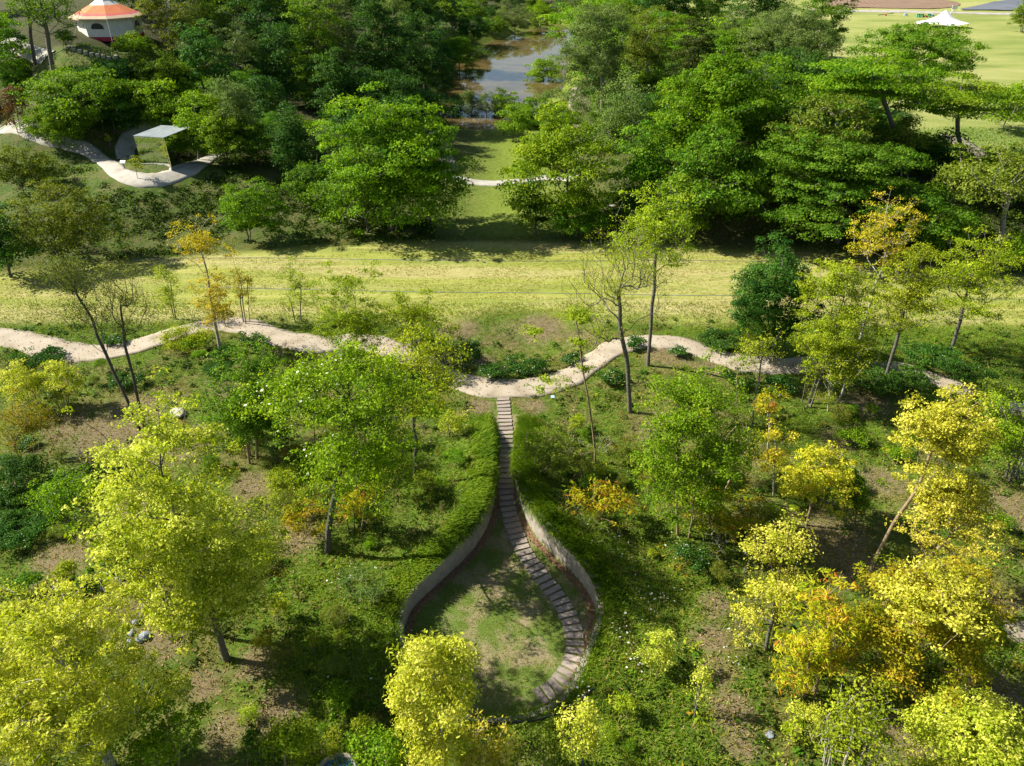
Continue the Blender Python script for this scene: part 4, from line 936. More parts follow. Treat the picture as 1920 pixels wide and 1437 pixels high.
far('f_bush', (925, 66), (900, 40, 950, 68), 'small green bush between the far pond bank bushes', mat='mid')
far('f_dark', (1180, 420), (1150, 350, 1245, 420), 'shaded dark tree behind the small plank bench')
far('f_dark', (1480, 300), (1440, 200, 1510, 300), 'shaded tree in the gap beside the dull dome crown')
far('f_mid', (1440, 390), (1390, 300, 1480, 380), 'mid green tree wedged between the meadow edge trees')
far('f_dark', (1640, 400), (1590, 330, 1700, 400), 'dark tree behind the layered boughs')
far('f_bush', (1780, 500), (1730, 400, 1830, 490), 'green bush at the foot of the right hill', mat='mid', cat='shrub', name='leafy_shrub')
far('f_bush', (1900, 510), (1860, 440, 1940, 505), 'fresh green bush at the right edge of the hill foot', cat='shrub', name='leafy_shrub')
far('f_bush', (1915, 60), (1900, 10, 1940, 45), 'small green bush by the road at the top right edge', cat='shrub', name='leafy_shrub')
far('f_fresh', (1880, 240), (1840, 160, 1960, 235), 'bright green tree at the right edge under the far meadow')

# ================================================================== COPIES THAT FILL THE WOODS AND BEDS
def copy_thing(src, loc, sc, rz, label, group):
    r = src.copy(); COL.objects.link(r); r.location = loc; r.scale = sc; r.rotation_euler = (0, 0, rz); r['label'] = label
    r['group'] = group
    for ch in list(src.children):
        c = ch.copy(); COL.objects.link(c); c.parent = r
    return r
base_xy = [tuple(a[0].location[:2]) for a in ALL]
rf = np.random.default_rng(77)
protos = {}
for t_, st_, n_ in ALL:
    m_ = st_['mat']
    top_ = max(v[2] for v in [c for c in t_.children if c.name.startswith(('crown', 'foliage'))][0].bound_box)
    lx = [v[0] for v in [c for c in t_.children if c.name.startswith(('crown', 'foliage'))][0].bound_box]
    if abs(max(lx) + min(lx)) < .5 * (max(lx) - min(lx)): protos.setdefault((t_.location[1] > 48, m_), []).append((t_, top_))
def wood_fill(n, xr, yr, mats, hr, cond, label, group, mind=2.2):
    k = 0
    for _ in range(n * 40):
        x, y = rf.uniform(*xr), rf.uniform(*yr)
        z_ = zones(np.array([x]), np.array([y]))
        if z_['wood'][0] < .55 or not cond(x, y) or sdist(np.array([x]), np.array([y]), POND)[0] < 1.5: continue
        if min((x - a) ** 2 + (y - b) ** 2 for a, b in base_xy) < mind * mind: continue
        c = [q for m_ in mats for q in protos.get((True, m_), [])]
        src, tp = c[rf.integers(len(c))]; h_ = rf.uniform(*hr); s_ = h_ / tp
        src_l = label
        copy_thing(src, (x, y, hgt(x, y) - .05), (s_ * 1.1, s_ * 1.1, s_), rf.uniform(0, 6.28), src_l, group); base_xy.append((x, y)); k += 1
        if k >= n: break
pxl = lambda x, y, z: (960 + F * x / depth((x, y, z)), 718.5 - F * (y * SP + (z - CAMH) * CP) / depth((x, y, z)))
def left_ok(x, y):
    u_, v_ = pxl(x, y, hgt(x, y))
    return not (u_ < 420 and 225 < v_ < 345) and not (100 < u_ < 330 and v_ < 130) and not (u_ > 400 and v_ > 330) and v_ < 420 and not (u_ < 250 and v_ > 225)
wood_fill(66, (-50, -9), (54, 120), ['deep', 'mid'], (2.2, 4.2), left_ok, 'understorey tree filling the shaded wood on the slope left of the pond', 'understorey trees left of the pond', 1.8)
wood_fill(26, (-70, -14), (80, 190), ['deep', 'mid', 'grey'], (6, 9), lambda x, y: y > 80 and not (-64 < x < -38 and y < 100) and pxl(x, y, hgt(x, y))[1] < 120 and not (100 < pxl(x, y, hgt(x, y))[0] < 330 and y < 88), 'tall tree in the unbroken wood along the top left of the picture', 'tall trees at the top left')
wood_fill(95, (8.5, 44), (51, 95), ['mid', 'deep', 'fresh'], (2.4, 4.6), lambda x, y: x > 7.6 + .05 * (y - 50) and np.hypot(x - 9.5, y - 57) > 2.5 and not (x > 33 and 55 < y < 72), 'understorey tree filling the shaded wood on the right hill', 'understorey trees on the right hill', 1.7)
wood_fill(40, (13, 42), (70, 175), ['mid', 'deep', 'grey', 'fresh'], (5.5, 8.5), lambda x, y: x > 11 + .03 * (y - 70) and x < 38 - .12 * (y - 85) - 2 and y > 72, 'broadleaf tree in the unbroken wood behind the right hill', 'trees in the wood behind the right hill')
wood_fill(14, (-14, 14), (180, 215), ['deep', 'mid', 'grey'], (2.5, 4.5), lambda x, y: True, 'tree closing the view beyond the far pond bank', 'trees beyond the pond')
c_ = [q for m_ in ('fresh', 'mid', 'deep') for q in protos.get((True, m_), [])]
for k in range(26):
    px = 836 + k * 8 + rf.uniform(-5, 5); p_ = ground(px, 236 + rf.uniform(-5, 6)); src, tp = c_[rf.integers(len(c_))]; s_ = rf.uniform(.7, 1.5) / tp
    copy_thing(src, (p_[0], p_[1], p_[2] - .05), (s_ * 1.6, s_ * 1.6, s_), rf.uniform(0, 6.28), 'low waterside bush on the near bank of the pond', 'low bushes on the near pond bank')
# low mixed shrubs between the garden trees
def bed(n, spots, mats, hr, label, group, prefer=('foliage',)):
    c = [q for m_ in mats for q in protos.get((False, m_), []) if [k for k in q[0].children if k.name.startswith('foliage')]]
    k = 0
    for _ in range(n * 30):
        px, py, sr = spots[rf.integers(len(spots))]
        p = on_plane(px, py, 0); x, y = p[:2] + rf.normal(0, sr, 2)
        X, Y = np.array([x]), np.array([y])
        if sdist(X, Y, DROP)[0] < 1.6 or min(np.hypot(PATH[:, 0] - x, PATH[:, 1] - y)) < 1.6 or blobs(DIRT, X, Y)[0] > .75: continue
        if min((x - a) ** 2 + (y - b) ** 2 for a, b in base_xy) < .55 ** 2: continue
        src, tp = c[rf.integers(len(c))]; h_ = rf.uniform(*hr); s_ = h_ / tp
        copy_thing(src, (x, y, hgt(x, y) - .03), (s_ * 1.1, s_ * 1.1, s_), rf.uniform(0, 6.28), label, group); base_xy.append((x, y)); k += 1
        if k >= n: break
bed(46, [(560, 960, 1.2), (700, 930, 1.3), (800, 880, 1.2), (840, 940, .8), (420, 820, 1.2), (520, 890, 1.2), (640, 860, 1.5)], ['mid', 'olive', 'ylgreen', 'oliverust', 'fresh'], (.5, 1.1), 'low mixed shrub in the planted bed left of the slab walk', 'low shrubs left of the slab walk')
bed(50, [(1080, 900, 1.0), (1170, 950, 1.2), (1100, 850, 1.0), (1300, 950, 1.5), (1440, 960, 1.5), (1580, 930, 1.5), (1420, 1050, 1.2), (1620, 820, 1.5)], ['mid', 'olive', 'ylgreen', 'fresh', 'oliverust'], (.5, 1.15), 'low mixed shrub in the planted bed right of the slab walk', 'low shrubs right of the slab walk')
bed(34, [(80, 1000, 1.4), (150, 950, 1.4), (50, 880, 1.2), (120, 740, 1.6), (330, 690, 1.2), (180, 1060, 1.2), (420, 700, 1.2), (520, 700, 1.2)], ['mid', 'deep', 'fresh', 'olive'], (.45, 1.0), 'low green shrub in the bed at the left side of the garden', 'low shrubs at the left side of the garden')
bed(30, [(1780, 860, 1.6), (1850, 980, 1.4), (1750, 1000, 1.4), (1800, 1250, 1.2), (1700, 760, 1.4), (1860, 800, 1.4), (1680, 1380, 1.0)], ['mid', 'olive', 'fresh'], (.5, 1.1), 'low green shrub in the bed at the right side of the garden', 'low shrubs at the right side of the garden')
bed(24, [(650, 1380, .9), (500, 1380, 1.0), (1000, 1400, .8), (740, 1420, .8), (560, 1420, .8), (1160, 1420, .7), (640, 1250, 1.0)], ['mid', 'fresh', 'olive', 'ylgreen'], (.4, .9), 'low green shrub in the foreground bed at the bottom of the picture', 'low shrubs in the foreground bed')
# ================================================================== BUILT THINGS
def basis(p, rz=0): return p
# --- mirrored cube
Bc = ground(322.6, 321.7); A = on_plane(268.7, 317.7, Bc[2]); Cc = on_plane(360, 299, Bc[2])
u = Bc - A; wv = Cc - Bc
u /= np.linalg.norm(u); side = np.linalg.norm(Bc - A); v = np.array([-u[1], u[0], 0]); dep = abs(np.dot(Cc - Bc, v)); dep = max(dep, side * .95)
zb = min(hgt(*(A + 0)[:2]), hgt(*Bc[:2]), hgt(*Cc[:2])) - .1
d = ray(304.8, 258.0); tt = Bc[1] / d[1]; ztop = CAMH + d[2] * tt
ctr = A + u * side / 2 + v * dep / 2; ang = math.atan2(u[1], u[0])
def mirror_mat():
    m, nt, out = new_mat('mirror_steel'); L = nt.links.new
    tc = node(nt, 'ShaderNodeTexCoord'); n = node(nt, 'ShaderNodeTexNoise', in_Scale=.8, in_Detail=3); L(tc.outputs['Object'], n.inputs['Vector'])
    p = node(nt, 'ShaderNodeBsdfPrincipled', in_Roughness=.02, in_Metallic=1.0); p.inputs['Base Color'].default_value = (.86, .88, .88, 1)
    b = node(nt, 'ShaderNodeBump', in_Strength=.006, in_Distance=.05); L(n.outputs['Fac'], b.inputs['Height']); L(b.outputs[0], p.inputs['Normal'])
    L(p.outputs[0], out.inputs[0]); return m
M_mir = mirror_mat(); M_dark = plain_mat('dark_metal', (.05, .05, .055), (.03, .03, .032), 10, .5)
M_white = plain_mat('white_paint', (.78, .78, .76), (.66, .66, .63), 8, .6, bump=.05)
M_wood = plain_mat('weathered_wood', (.36, .27, .18), (.22, .16, .10), 8, .85)
cube = thing('mirrored_cube', (ctr[0], ctr[1], zb), 'mirror clad cube pavilion standing on the pale hill path', 'pavilion', rz=ang)
hh = ztop - zb
def panel(nm, x0, x1, y0, y1, z0, z1, mat):
    mb = MB(); mb.box(((x0 + x1) / 2, (y0 + y1) / 2, (z0 + z1) / 2), (x1 - x0, y1 - y0, z1 - z0)); return obj(nm, mb.mesh(nm, mat), cube)
hx, hy = side / 2, dep / 2
panel('plinth', -hx + .03, hx - .03, -hy + .03, hy - .03, 0, .14, M_dark)
for sgn in (-1, 1):
    for k in (0, 1):
        a = -hx + k * hx; b_ = a + hx
        panel('mirror_panel', a + (.012 if k else .0), b_ - (0 if k else .0), sgn * hy - .03, sgn * hy + .03, .14, hh - .06, M_mir)
        a = -hy + .035 + k * (hy - .035); b_ = a + hy - .035
        panel('mirror_panel', sgn * hx - .03, sgn * hx + .03, a + (.012 if k else 0), b_, .14, hh - .06, M_mir)
M_roof = plain_mat('sky_tinted_steel_roof', (.56, .60, .62), (.40, .45, .47), 1.4, .30, metal=.5, bump=0)  # pale blue mottle: mirrored sky and cloud painted into the roof colour
for k in (0, 1): panel('roof_panel', (-hx - .05) if k == 0 else .012, -.012 if k == 0 else hx + .05, -hy - .05, hy + .05, hh - .056, hh, M_roof)
# little sign beside the cube
p = ground(234, 318); s_ = thing('information_sign', p, 'small white information sign on a short post left of the mirrored cube', 'sign')
mb = MB(); mb.tube([(0, 0, -.1), (0, 0, .55)], [.025, .025], 6); obj('post', mb.mesh('post', M_dark), s_)
mb = MB(); mb.hexa([(-.22, -.10, .52), (.22, -.10, .52), (.22, .12, .70), (-.22, .12, .70), (-.22, -.115, .55), (.22, -.115, .55), (.22, .105, .73), (-.22, .105, .73)]); obj('panel', mb.mesh('panel', M_white), s_)

# --- striped octagonal tent
tb = ground(212, 68); Rw = 2.75; zc = depth(tb)
tent = thing('bell_tent', (tb[0], tb[1], hgt(tb[0], tb[1]) - .05), 'octagonal canvas tent with orange and white striped roof on the hill top', 'tent', rz=R(-110.5))
cv = plain_mat('cream_canvas', (.74, .71, .64), (.62, .59, .53), 3, .9, bump=.25)
c_or = plain_mat('orange_canvas', (.70, .22, .09), (.58, .17, .07), 3, .9, bump=.2); c_pk = plain_mat('red_pink_canvas', (.66, .16, .13), (.52, .11, .10), 3, .9, bump=.2)
c_tan = plain_mat('tan_canvas', (.50, .38, .25), (.42, .31, .20), 3, .9, bump=.2); c_red = plain_mat('crimson_canvas', (.42, .04, .07), (.33, .03, .06), 3, .9, bump=.2)
tent.scale = (1.2, 1.2, 1.04)
n = 8; an = [2 * math.pi * k / n for k in range(n)]
def ring(r, z): return [(r * math.cos(a), r * math.sin(a), z) for a in an]
def band(mb, r0, z0, r1, z1, th=.0):
    V = ring(r0, z0) + ring(r1, z1); mb.add(V, [(k, (k + 1) % n, n + (k + 1) % n, n + k) for k in range(n)])
mb = MB(); band(mb, Rw * .97, .28, Rw, 2.15); obj('wall', mb.mesh('wall', cv), tent)
mb = MB(); band(mb, Rw * .985, -.1, Rw * .975, .30); obj('skirt', mb.mesh('skirt', c_red), tent)
prof = [(3.2, 2.02), (2.75, 2.24), (2.4, 2.42), (1.2, 3.08), (.75, 3.4), (.22, 3.95)]
for k, (nm, m_) in enumerate([('roof_border', c_tan), ('roof_band', c_pk), ('roof_band', c_or), ('roof_cone', cv), ('roof_cone', cv)]):
    if k == 4: continue
    mb = MB(); band(mb, *prof[k], *prof[k + 1])
    if k == 3: band(mb, *prof[4], *prof[5]); mb.add(ring(.22, 3.95), [tuple(range(8))])
    obj(nm, mb.mesh(nm, m_), tent)
mb = MB(); V = ring(3.2, 2.02) + ring(3.21, 1.88); mb.add(V, [(k, (k + 1) % n, n + (k + 1) % n, n + k) for k in range(n)]); obj('valance', mb.mesh('valance', c_tan), tent)
for k in range(n):
    a = (an[k] + an[(k + 1) % n]) / 2; ap = Rw * math.cos(math.pi / n) * .992
    mb = MB(); c0 = np.array([math.cos(a), math.sin(a), 0]); tg = np.array([-math.sin(a), math.cos(a), 0]); pts = []
    for j in range(9):
        b_ = math.pi * j / 8; pts.append(c0 * (ap + .012) + tg * math.cos(b_) * .55 + np.array([0, 0, 1.05 + .55 * math.sin(b_) ** .7]))
    inn = [q - c0 * .03 for q in pts]
    mb.add(pts, [tuple(range(9))]); mb.add(pts + inn, [(j, j + 1, 10 + j, 9 + j) for j in range(8)])
    if k % 2 == 0: obj('window', mb.mesh('window', M_dark), tent)
for k in range(n):
    a = an[k]; mb = MB(); mb.tube([(3.2 * math.cos(a), 3.2 * math.sin(a), 2.0), (4.6 * math.cos(a), 4.6 * math.sin(a), 0)], [.008, .008], 4); obj('guy_rope', mb.mesh('guy_rope', M_white), tent)
# stone steps near the tent
for j, q in enumerate([(128, 88), (139, 91), (150, 94), (161, 97), (172, 100), (183, 102), (194, 104), (205, 107), (217, 105)]):
    g = ground(*q); mb = MB(); mb.hexa([(-.16, -.42, -.25), (.16, -.42, -.25), (.16, .42, -.25), (-.16, .42, -.25), (-.15, -.4, .06), (.15, -.4, .06), (.15, .4, .06), (-.15, .4, .06)])
    o = obj('stone_step', mb.mesh('stone_step', M_conc), None, g); o.rotation_euler = (0, 0, .3 + rng.normal(0, .06))
    tag(o, 'pale stone step in the flight crossing the lawn below the striped tent', 'step', 'stone steps below the striped tent')

# --- far meadow things
mt = ground(1765, 52); sc = depth(mt) / F
o = thing('shade_canopy', (mt[0], mt[1], hgt(mt[0], mt[1])), 'white pointed shade canopy on the far meadow behind the dark rounded tree', 'canopy')
w_ = 48 * sc; mb = MB(); nn = 16
V = []
for r_, z_ in ((1, .9), (.62, 1.25), (.3, 1.9), (.04, 3.0)):
    for k in range(nn):
        a = 2 * math.pi * k / nn; rr = w_ * r_ * (1 - .12 * (1 - abs(math.cos(2 * a))) * (r_ > .5)); V.append((rr * math.cos(a), rr * .8 * math.sin(a), z_ - (.25 if r_ == 1 and k % 4 == 0 else 0)))
mb.add(V, [(r_ * nn + k, r_ * nn + (k + 1) % nn, (r_ + 1) * nn + (k + 1) % nn, (r_ + 1) * nn + k) for r_ in range(3) for k in range(nn)]); mb.add(V[-nn:], [tuple(range(nn))])
obj('roof_cloth', mb.mesh('roof_cloth', M_white, True), o)
mb = MB(); mb.tube([(0, 0, -.1), (0, 0, 3.0)], [.05, .05], 6); obj('centre_pole', mb.mesh('centre_pole', M_dark), o)
for k in range(4):
    a = math.pi / 2 * k; mb = MB(); x_, y_ = w_ * math.cos(a), w_ * .8 * math.sin(a); mb.tube([(x_, y_, .66), (x_ * 1.02, y_ * 1.02, -.1)], [.04, .04], 5); obj('pole', mb.mesh('pole', M_dark), o)
# white board on trestle legs
g = ground(1786, 29); s2 = depth(g) / F
o = thing('notice_board', g, 'white square board on splayed legs beside the far road', 'sign')
mb = MB(); mb.box((0, 0, 13.5 * s2), (10 * s2, .08, 7 * s2)); obj('board', mb.mesh('board', M_white), o)
for q in (-1, 1): mb = MB(); mb.tube([(q * 2 * s2, .06, 11 * s2), (q * 4 * s2, .5, -.1)], [.07, .07], 5); obj('leg', mb.mesh('leg', M_white), o)
mb = MB(); mb.tube([(0, .06, 11 * s2), (0, 1.3, -.1)], [.07, .07], 5); obj('strut', mb.mesh('strut', M_white), o)
PC = [(1721, 33, 'teal', (.03, .35, .30), 3.2, 1.9), (1728, 33, 'green', (.05, .30, .08), 3.0, 1.6), (1735, 33, 'red', (.5, .06, .05), 1.6, 1.6), (1741, 33, 'emerald', (.02, .32, .14), 3.2, 2.0), (1748, 32, 'blue', (.10, .3, .55), 1.7, 1.6), (1698, 30, 'pale blue', (.4, .55, .68), 2.0, 2.2)]
for x_, y_, nm, c_, hz, wz in PC:
    g = ground(x_, y_); mb = MB(); sp = depth(g) / F * 2.2
    mb.box((-sp, 0, sp * hz / 2 - .1), (sp * .8, sp, sp * hz)); mb.box((sp, 0, sp * hz / 2 - .1), (sp * .8, sp, sp * hz)); mb.box((0, 0, sp * hz * .72), (sp * 1.196, sp * .9, sp * .8))
    o = obj('play_frame', mb.mesh('play_frame', plain_mat('paint_' + nm.replace(' ', '_'), c_, [q * .8 for q in c_], 4, .5, bump=0)), None, g); tag(o, nm + ' painted play frame at the edge of the far meadow', 'play equipment', 'coloured play frames on the far meadow')
g = ground(1660, 30); sp = depth(g) / F
o = thing('seesaw', g, 'long seesaw with an orange stand at the edge of the far meadow', 'play equipment')
mb = MB(); mb.hexa([(-14 * sp, -.15, 1 * sp), (14 * sp, -.15, 4 * sp), (14 * sp, .15, 4 * sp), (-14 * sp, .15, 1 * sp), (-14 * sp, -.15, 1.7 * sp), (14 * sp, -.15, 4.7 * sp), (14 * sp, .15, 4.7 * sp), (-14 * sp, .15, 1.7 * sp)]); obj('beam', mb.mesh('beam', M_dark), o)
for q in (-1, 1): mb = MB(); mb.tube([(0, 0, 3 * sp), (q * 3 * sp, .3 * q, -.1)], [.12, .12], 6); obj('leg', mb.mesh('leg', c_or), o)
# dark roofed shelter beyond the pond
g = ground(1034, 24); sp = depth(g) / F
o = thing('waterside_shelter', (g[0], g[1], g[2] - .1), 'low dark roofed shelter on the grass beyond the pond', 'shelter')
mb = MB(); mb.hexa([(-14 * sp, -6 * sp, 8 * sp), (14 * sp, -6 * sp, 8 * sp), (14 * sp, 12 * sp, 8 * sp), (-14 * sp, 12 * sp, 8 * sp), (-12 * sp, -4 * sp, 11 * sp), (12 * sp, -4 * sp, 11 * sp), (12 * sp, 10 * sp, 11 * sp), (-12 * sp, 10 * sp, 11 * sp)]); obj('roof', mb.mesh('roof', M_dark), o)
mb = MB(); mb.box((0, 3 * sp, 4 * sp), (24 * sp, 12 * sp, 7.9 * sp)); obj('wall', mb.mesh('wall', M_dark), o)
for q in (-1, 1): mb = MB(); mb.tube([(q * 13 * sp, -5 * sp, 0), (q * 13 * sp, -5 * sp, 8 * sp)], [.08, .08], 5); obj('post', mb.mesh('post', M_dark), o)
# plank bench under the right valley trees
g = ground(1140, 396); o = thing('plank_bench', g, 'pale plank bench under the trees at the right mouth of the valley', 'bench')
mb = MB(); mb.box((0, 0, .42), (1.15, .36, .06)); obj('seat', mb.mesh('seat', M_conc), o)
for q in (-1, 1): mb = MB(); mb.box((q * .42, 0, .16), (.08, .3, .455)); obj('leg', mb.mesh('leg', M_wood), o)
# signs, stones and other small things in the garden
g = ground(1036, 750); o = thing('plant_label', g, 'small pale blue plant label on the grass right of the path dip', 'sign')
mb = MB(); mb.tube([(0, 0, -.1), (0, 0, .16)], [.012, .012], 5); obj('stake', mb.mesh('stake', M_dark), o)
mb = MB(); mb.hexa([(-.09, -.06, .15), (.09, -.06, .15), (.09, .06, .22), (-.09, .06, .22), (-.09, -.065, .165), (.09, -.065, .165), (.09, .055, .235), (-.09, .055, .235)]); obj('plate', mb.mesh('plate', plain_mat('pale_blue_plate', (.45, .58, .68), (.4, .52, .62), 4, .4, bump=0)), o)
M_rock = plain_mat('blue_grey_rock', (.28, .31, .35), (.15, .17, .20), 4, .85, bump=.5); M_rock2 = plain_mat('pale_rock', (.48, .43, .36), (.32, .28, .23), 4, .85, bump=.4)
def rock(px, py, r, label, mat, sq=(1, .8, .6), name='rock'):
    import bmesh
    bm = bmesh.new(); bmesh.ops.create_icosphere(bm, subdivisions=3, radius=1)
    s0 = rng.uniform(0, 50)
    for v_ in bm.verts:
        c = v_.co; k = 1 + .35 * (float(fbm(c.x * 1.3 + s0, c.y * 1.3 + c.z * 1.7, 4)) - .5) * 2; v_.co = (c.x * k * r * sq[0], c.y * k * r * sq[1], c.z * k * r * sq[2])
    me = bpy.data.meshes.new(name); bm.to_mesh(me); bm.free(); me.materials.append(mat)
    for p_ in me.polygons: p_.use_smooth = True
    g = ground(px, py); o = obj(name, me, None, (g[0], g[1], g[2] + r * sq[2] * .35)); o.rotation_euler = (0, 0, rng.uniform(0, 6)); tag(o, label, 'rock')
rock(270, 1197, .24, 'largest smooth blue grey rock beside the leaning grass slope by the corner tree', M_rock, (1, .7, .6))
rock(256, 1170, .15, 'upright blue grey rock just above the largest smooth rock', M_rock, (.8, .8, 1))
rock(247, 1188, .13, 'jagged dark grey rock left of the largest smooth rock', M_rock)
rock(244, 1204, .12, 'flat broken grey rock below the jagged one', M_rock, (1.2, .8, .4))
rock(240, 1080, .17, 'broad dark grey rock at the foot of the slim forked tree', M_rock, (1.3, .8, .5))
rock(205, 1078, .12, 'small pale grey rock on the soil left of the slim forked tree', M_rock, (.8, .8, .9))
rock(219, 1084, .08, 'tiny tan rock between two grey ones on the soil', M_rock2)
rock(192, 1104, .12, 'bluish flat rock on the bare soil below the pale grey one', M_rock, (1.2, .8, .5))
rock(187, 1120, .09, 'small bluish rock lowest on the bare soil', M_rock)
rock(335, 776, .36, 'large pale boulder behind the top of the large lime tree', M_rock2, (1.3, .9, .38))
rock(1443, 1378, .13, 'round grey disc stone on the dry grass at the lower right', M_rock, (1, .95, .3), 'disc_stone')
# garden basin peeping in at the bottom edge
g = on_plane(634, 1462, 0); g[2] = hgt(g[0], g[1]); o = thing('water_bowl', g, 'round beige rimmed bowl of blue water at the bottom edge', 'water bowl')
mb = MB(); nn = 28; V = []
for r_, z_ in ((.62, -.1), (.64, .30), (.60, .34), (.52, .34), (.50, .24)):
    V += [(r_ * math.cos(2 * math.pi * k / nn), r_ * math.sin(2 * math.pi * k / nn), z_) for k in range(nn)]
mb.add(V, [(r_ * nn + k, r_ * nn + (k + 1) % nn, (r_ + 1) * nn + (k + 1) % nn, (r_ + 1) * nn + k) for r_ in range(4) for k in range(nn)]); obj('rim', mb.mesh('rim', M_conc, True), o)
mb = MB(); mb.add([(.51 * math.cos(2 * math.pi * k / nn), .51 * math.sin(2 * math.pi * k / nn), .27) for k in range(nn)], [tuple(range(nn))]); obj('water_surface', mb.mesh('water_surface', plain_mat('blue_water', (.03, .14, .28), (.03, .11, .22), 3, .1, bump=0)), o)
# black edging hose below the sunken lawn
L_ = [ground(*q) for q in [(1112, 1292), (1090, 1312), (1050, 1335), (1010, 1350), (960, 1356), (905, 1354), (860, 1350)]]
L_ = spline(np.array(L_), 6); L_[:, 2] = height(L_[:, 0], L_[:, 1]) + .05
mb = MB(); mb.tube(L_, np.full(len(L_), .025), 6); tag(obj('edging_hose', mb.mesh('edging_hose', M_dark, True)), 'thin black hose curving along the lower rim of the sunken lawn', 'hose')
# fallen dead branch on the dark slope
g0, g1, g2 = ground(608, 402), ground(640, 412), ground(672, 418)
mb = MB(); mb.tube([g0 + [0, 0, .12], g1 + [0, 0, .3], g2 + [0, 0, .1]], [.03, .07, .03], 6); tag(obj('dead_branch', mb.mesh('dead_branch', BARK['pale'], True)), 'fallen dead branch lying on the shaded slope', 'branch')
# meadow drain grooves: narrow stone channel
for pts in ([(380, 538), (520, 542), (700, 546), (900, 549), (1100, 551), (1370, 555), (1600, 556), (1960, 562)], [(250, 486), (500, 484), (760, 488), (1000, 490), (1300, 489), (1500, 492)]):
    tag(ribbon('drain_channel', G(pts), .085 if pts[0][0] == 380 else .06, gravel_mat('drain_stone', (.22, .24, .22), (.13, .15, .06), 2), lift=.014, wob=.8, skirt=.05), 'narrow grey drain line across the mown meadow' + (', nearer the garden' if pts[0][0] == 380 else ', nearer the wood'), 'drain')

# ================================================================== GROUND COVER
def keep_off(x, y, margin=.15):
    ok = sdist(x, y, DROP) > margin
    for line, w2 in ((PATH, .80),):
        C = spline(line, 6)[:, :2]; dm = np.full(len(x), 1e9)
        for c in C: dm = np.minimum(dm, np.hypot(x - c[0], y - c[1]))
        ok &= dm > w2
    return ok
def blades(name, x, y, Lh, Wd, mat, lean=.5, dirx=None, kind='stuff', tintf=None, z=None, droop=0):
    n = len(x); z = height(x, y) if z is None else z
    a = rng.uniform(0, 6.28, n); L = Lh * np.clip(rng.normal(1, .3, n), .4, 2)
    ln = rng.normal(0, lean, (n, 2)) if dirx is None else dirx * lean + rng.normal(0, .25, (n, 2))
    b = np.stack([x, y, z - .01], 1); sd = np.stack([np.cos(a), np.sin(a), 0 * a], 1) * Wd / 2
    mid = b + np.concatenate([ln * .35 * L[:, None], (L * (.62 - .45 * droop))[:, None]], 1); tip = b + np.concatenate([ln * L[:, None], (L * (.85 - 1.5 * droop))[:, None]], 1)
    V = np.stack([b - sd, b + sd, mid + sd * .8, tip, mid - sd * .8], 1).reshape(-1, 3); i = np.arange(n)[:, None] * 5
    t = np.clip(.5 + rng.normal(0, .22, n) if tintf is None else tintf, 0, 1)
    me = mesh_np(name, V, [i + np.array([[0, 1, 2, 4]]), i + np.array([[4, 2, 3]])], LM[mat], False, {'tint': ('FACE', np.concatenate([t, t]))})
    return tag(obj(name, me), kind=kind)
# long grass hanging over the rim of the sunken lawn
m = 270000; x = rng.uniform(-6.5, 6.5, m); y = rng.uniform(10.5, 29.5, m); sd = sdist(x, y, DROP)
k_ = (sd > -.02) & (sd < 1.25) & ((y > 17) | (sd > .22) | (rng.uniform(0, 1, m) < .9)) & (y < 27.6 + rng.normal(0, .3, m)); k_ &= rng.uniform(0, 1, m) < np.clip(1.35 - sd, .1, 1)
x, y, sd = x[k_], y[k_], sd[k_]
e = .05; gxx = (sdist(x + e, y, DROP) - sd) / e; gyy = (sdist(x, y + e, DROP) - sd) / e
dirx = -np.stack([gxx, gyy], 1)
zt = np.where(sd < .23, height(x - dirx[:, 0] * (.3 - sd), y - dirx[:, 1] * (.3 - sd)), height(x, y))
edge_ = (sd < .16) * sstep(17.5, 20.5, y)
lh = .06 + .18 * sstep(15, 20, y) + .16 * edge_
blades('long_grass', x, y, lh, .026, 'grass', .75, dirx * (1 - .4 * edge_)[:, None], z=zt, droop=edge_, tintf=.64 + (fbm(x * 1.2, y * 1.2, 21) - .5) * 1.2 + rng.normal(0, .18, len(x)))
# short grass over the garden
m = 260000; y = 9 + 31 * rng.uniform(0, 1, m) ** 1.15; x = rng.uniform(-1, 1, m) * (y * .8 + 8)
dn = .25 + .9 * blobs(LUSH, x, y) + .9 * (fbm(x * .5, y * .5, 31) - .45) - .75 * blobs(DIRT, x, y)
k_ = (rng.uniform(0, 1, m) < np.clip(dn, .03, 1)) & keep_off(x, y)
x, y = x[k_], y[k_]
blades('short_grass', x, y, .11, .035, 'grass', .7, tintf=.40 + .60 * blobs(LUSH, x, y) + (fbm(x * .7, y * .7, 41) - .5) * 1.5 + rng.normal(0, .2, len(x)))
m = 170000; y = 9 + 31 * rng.uniform(0, 1, m) ** 1.1; x = rng.uniform(-1, 1, m) * (y * .8 + 8)
k_ = (rng.uniform(0, 1, m) < np.clip(.5 + 1.2 * (fbm(x * .4, y * .4, 51) - .5) + .25 * blobs(DIRT, x, y), .03, 1) * .8) & keep_off(x, y); x, y = x[k_], y[k_]
blades('dry_grass', x, y, .11, .03, 'drygrass', .9)
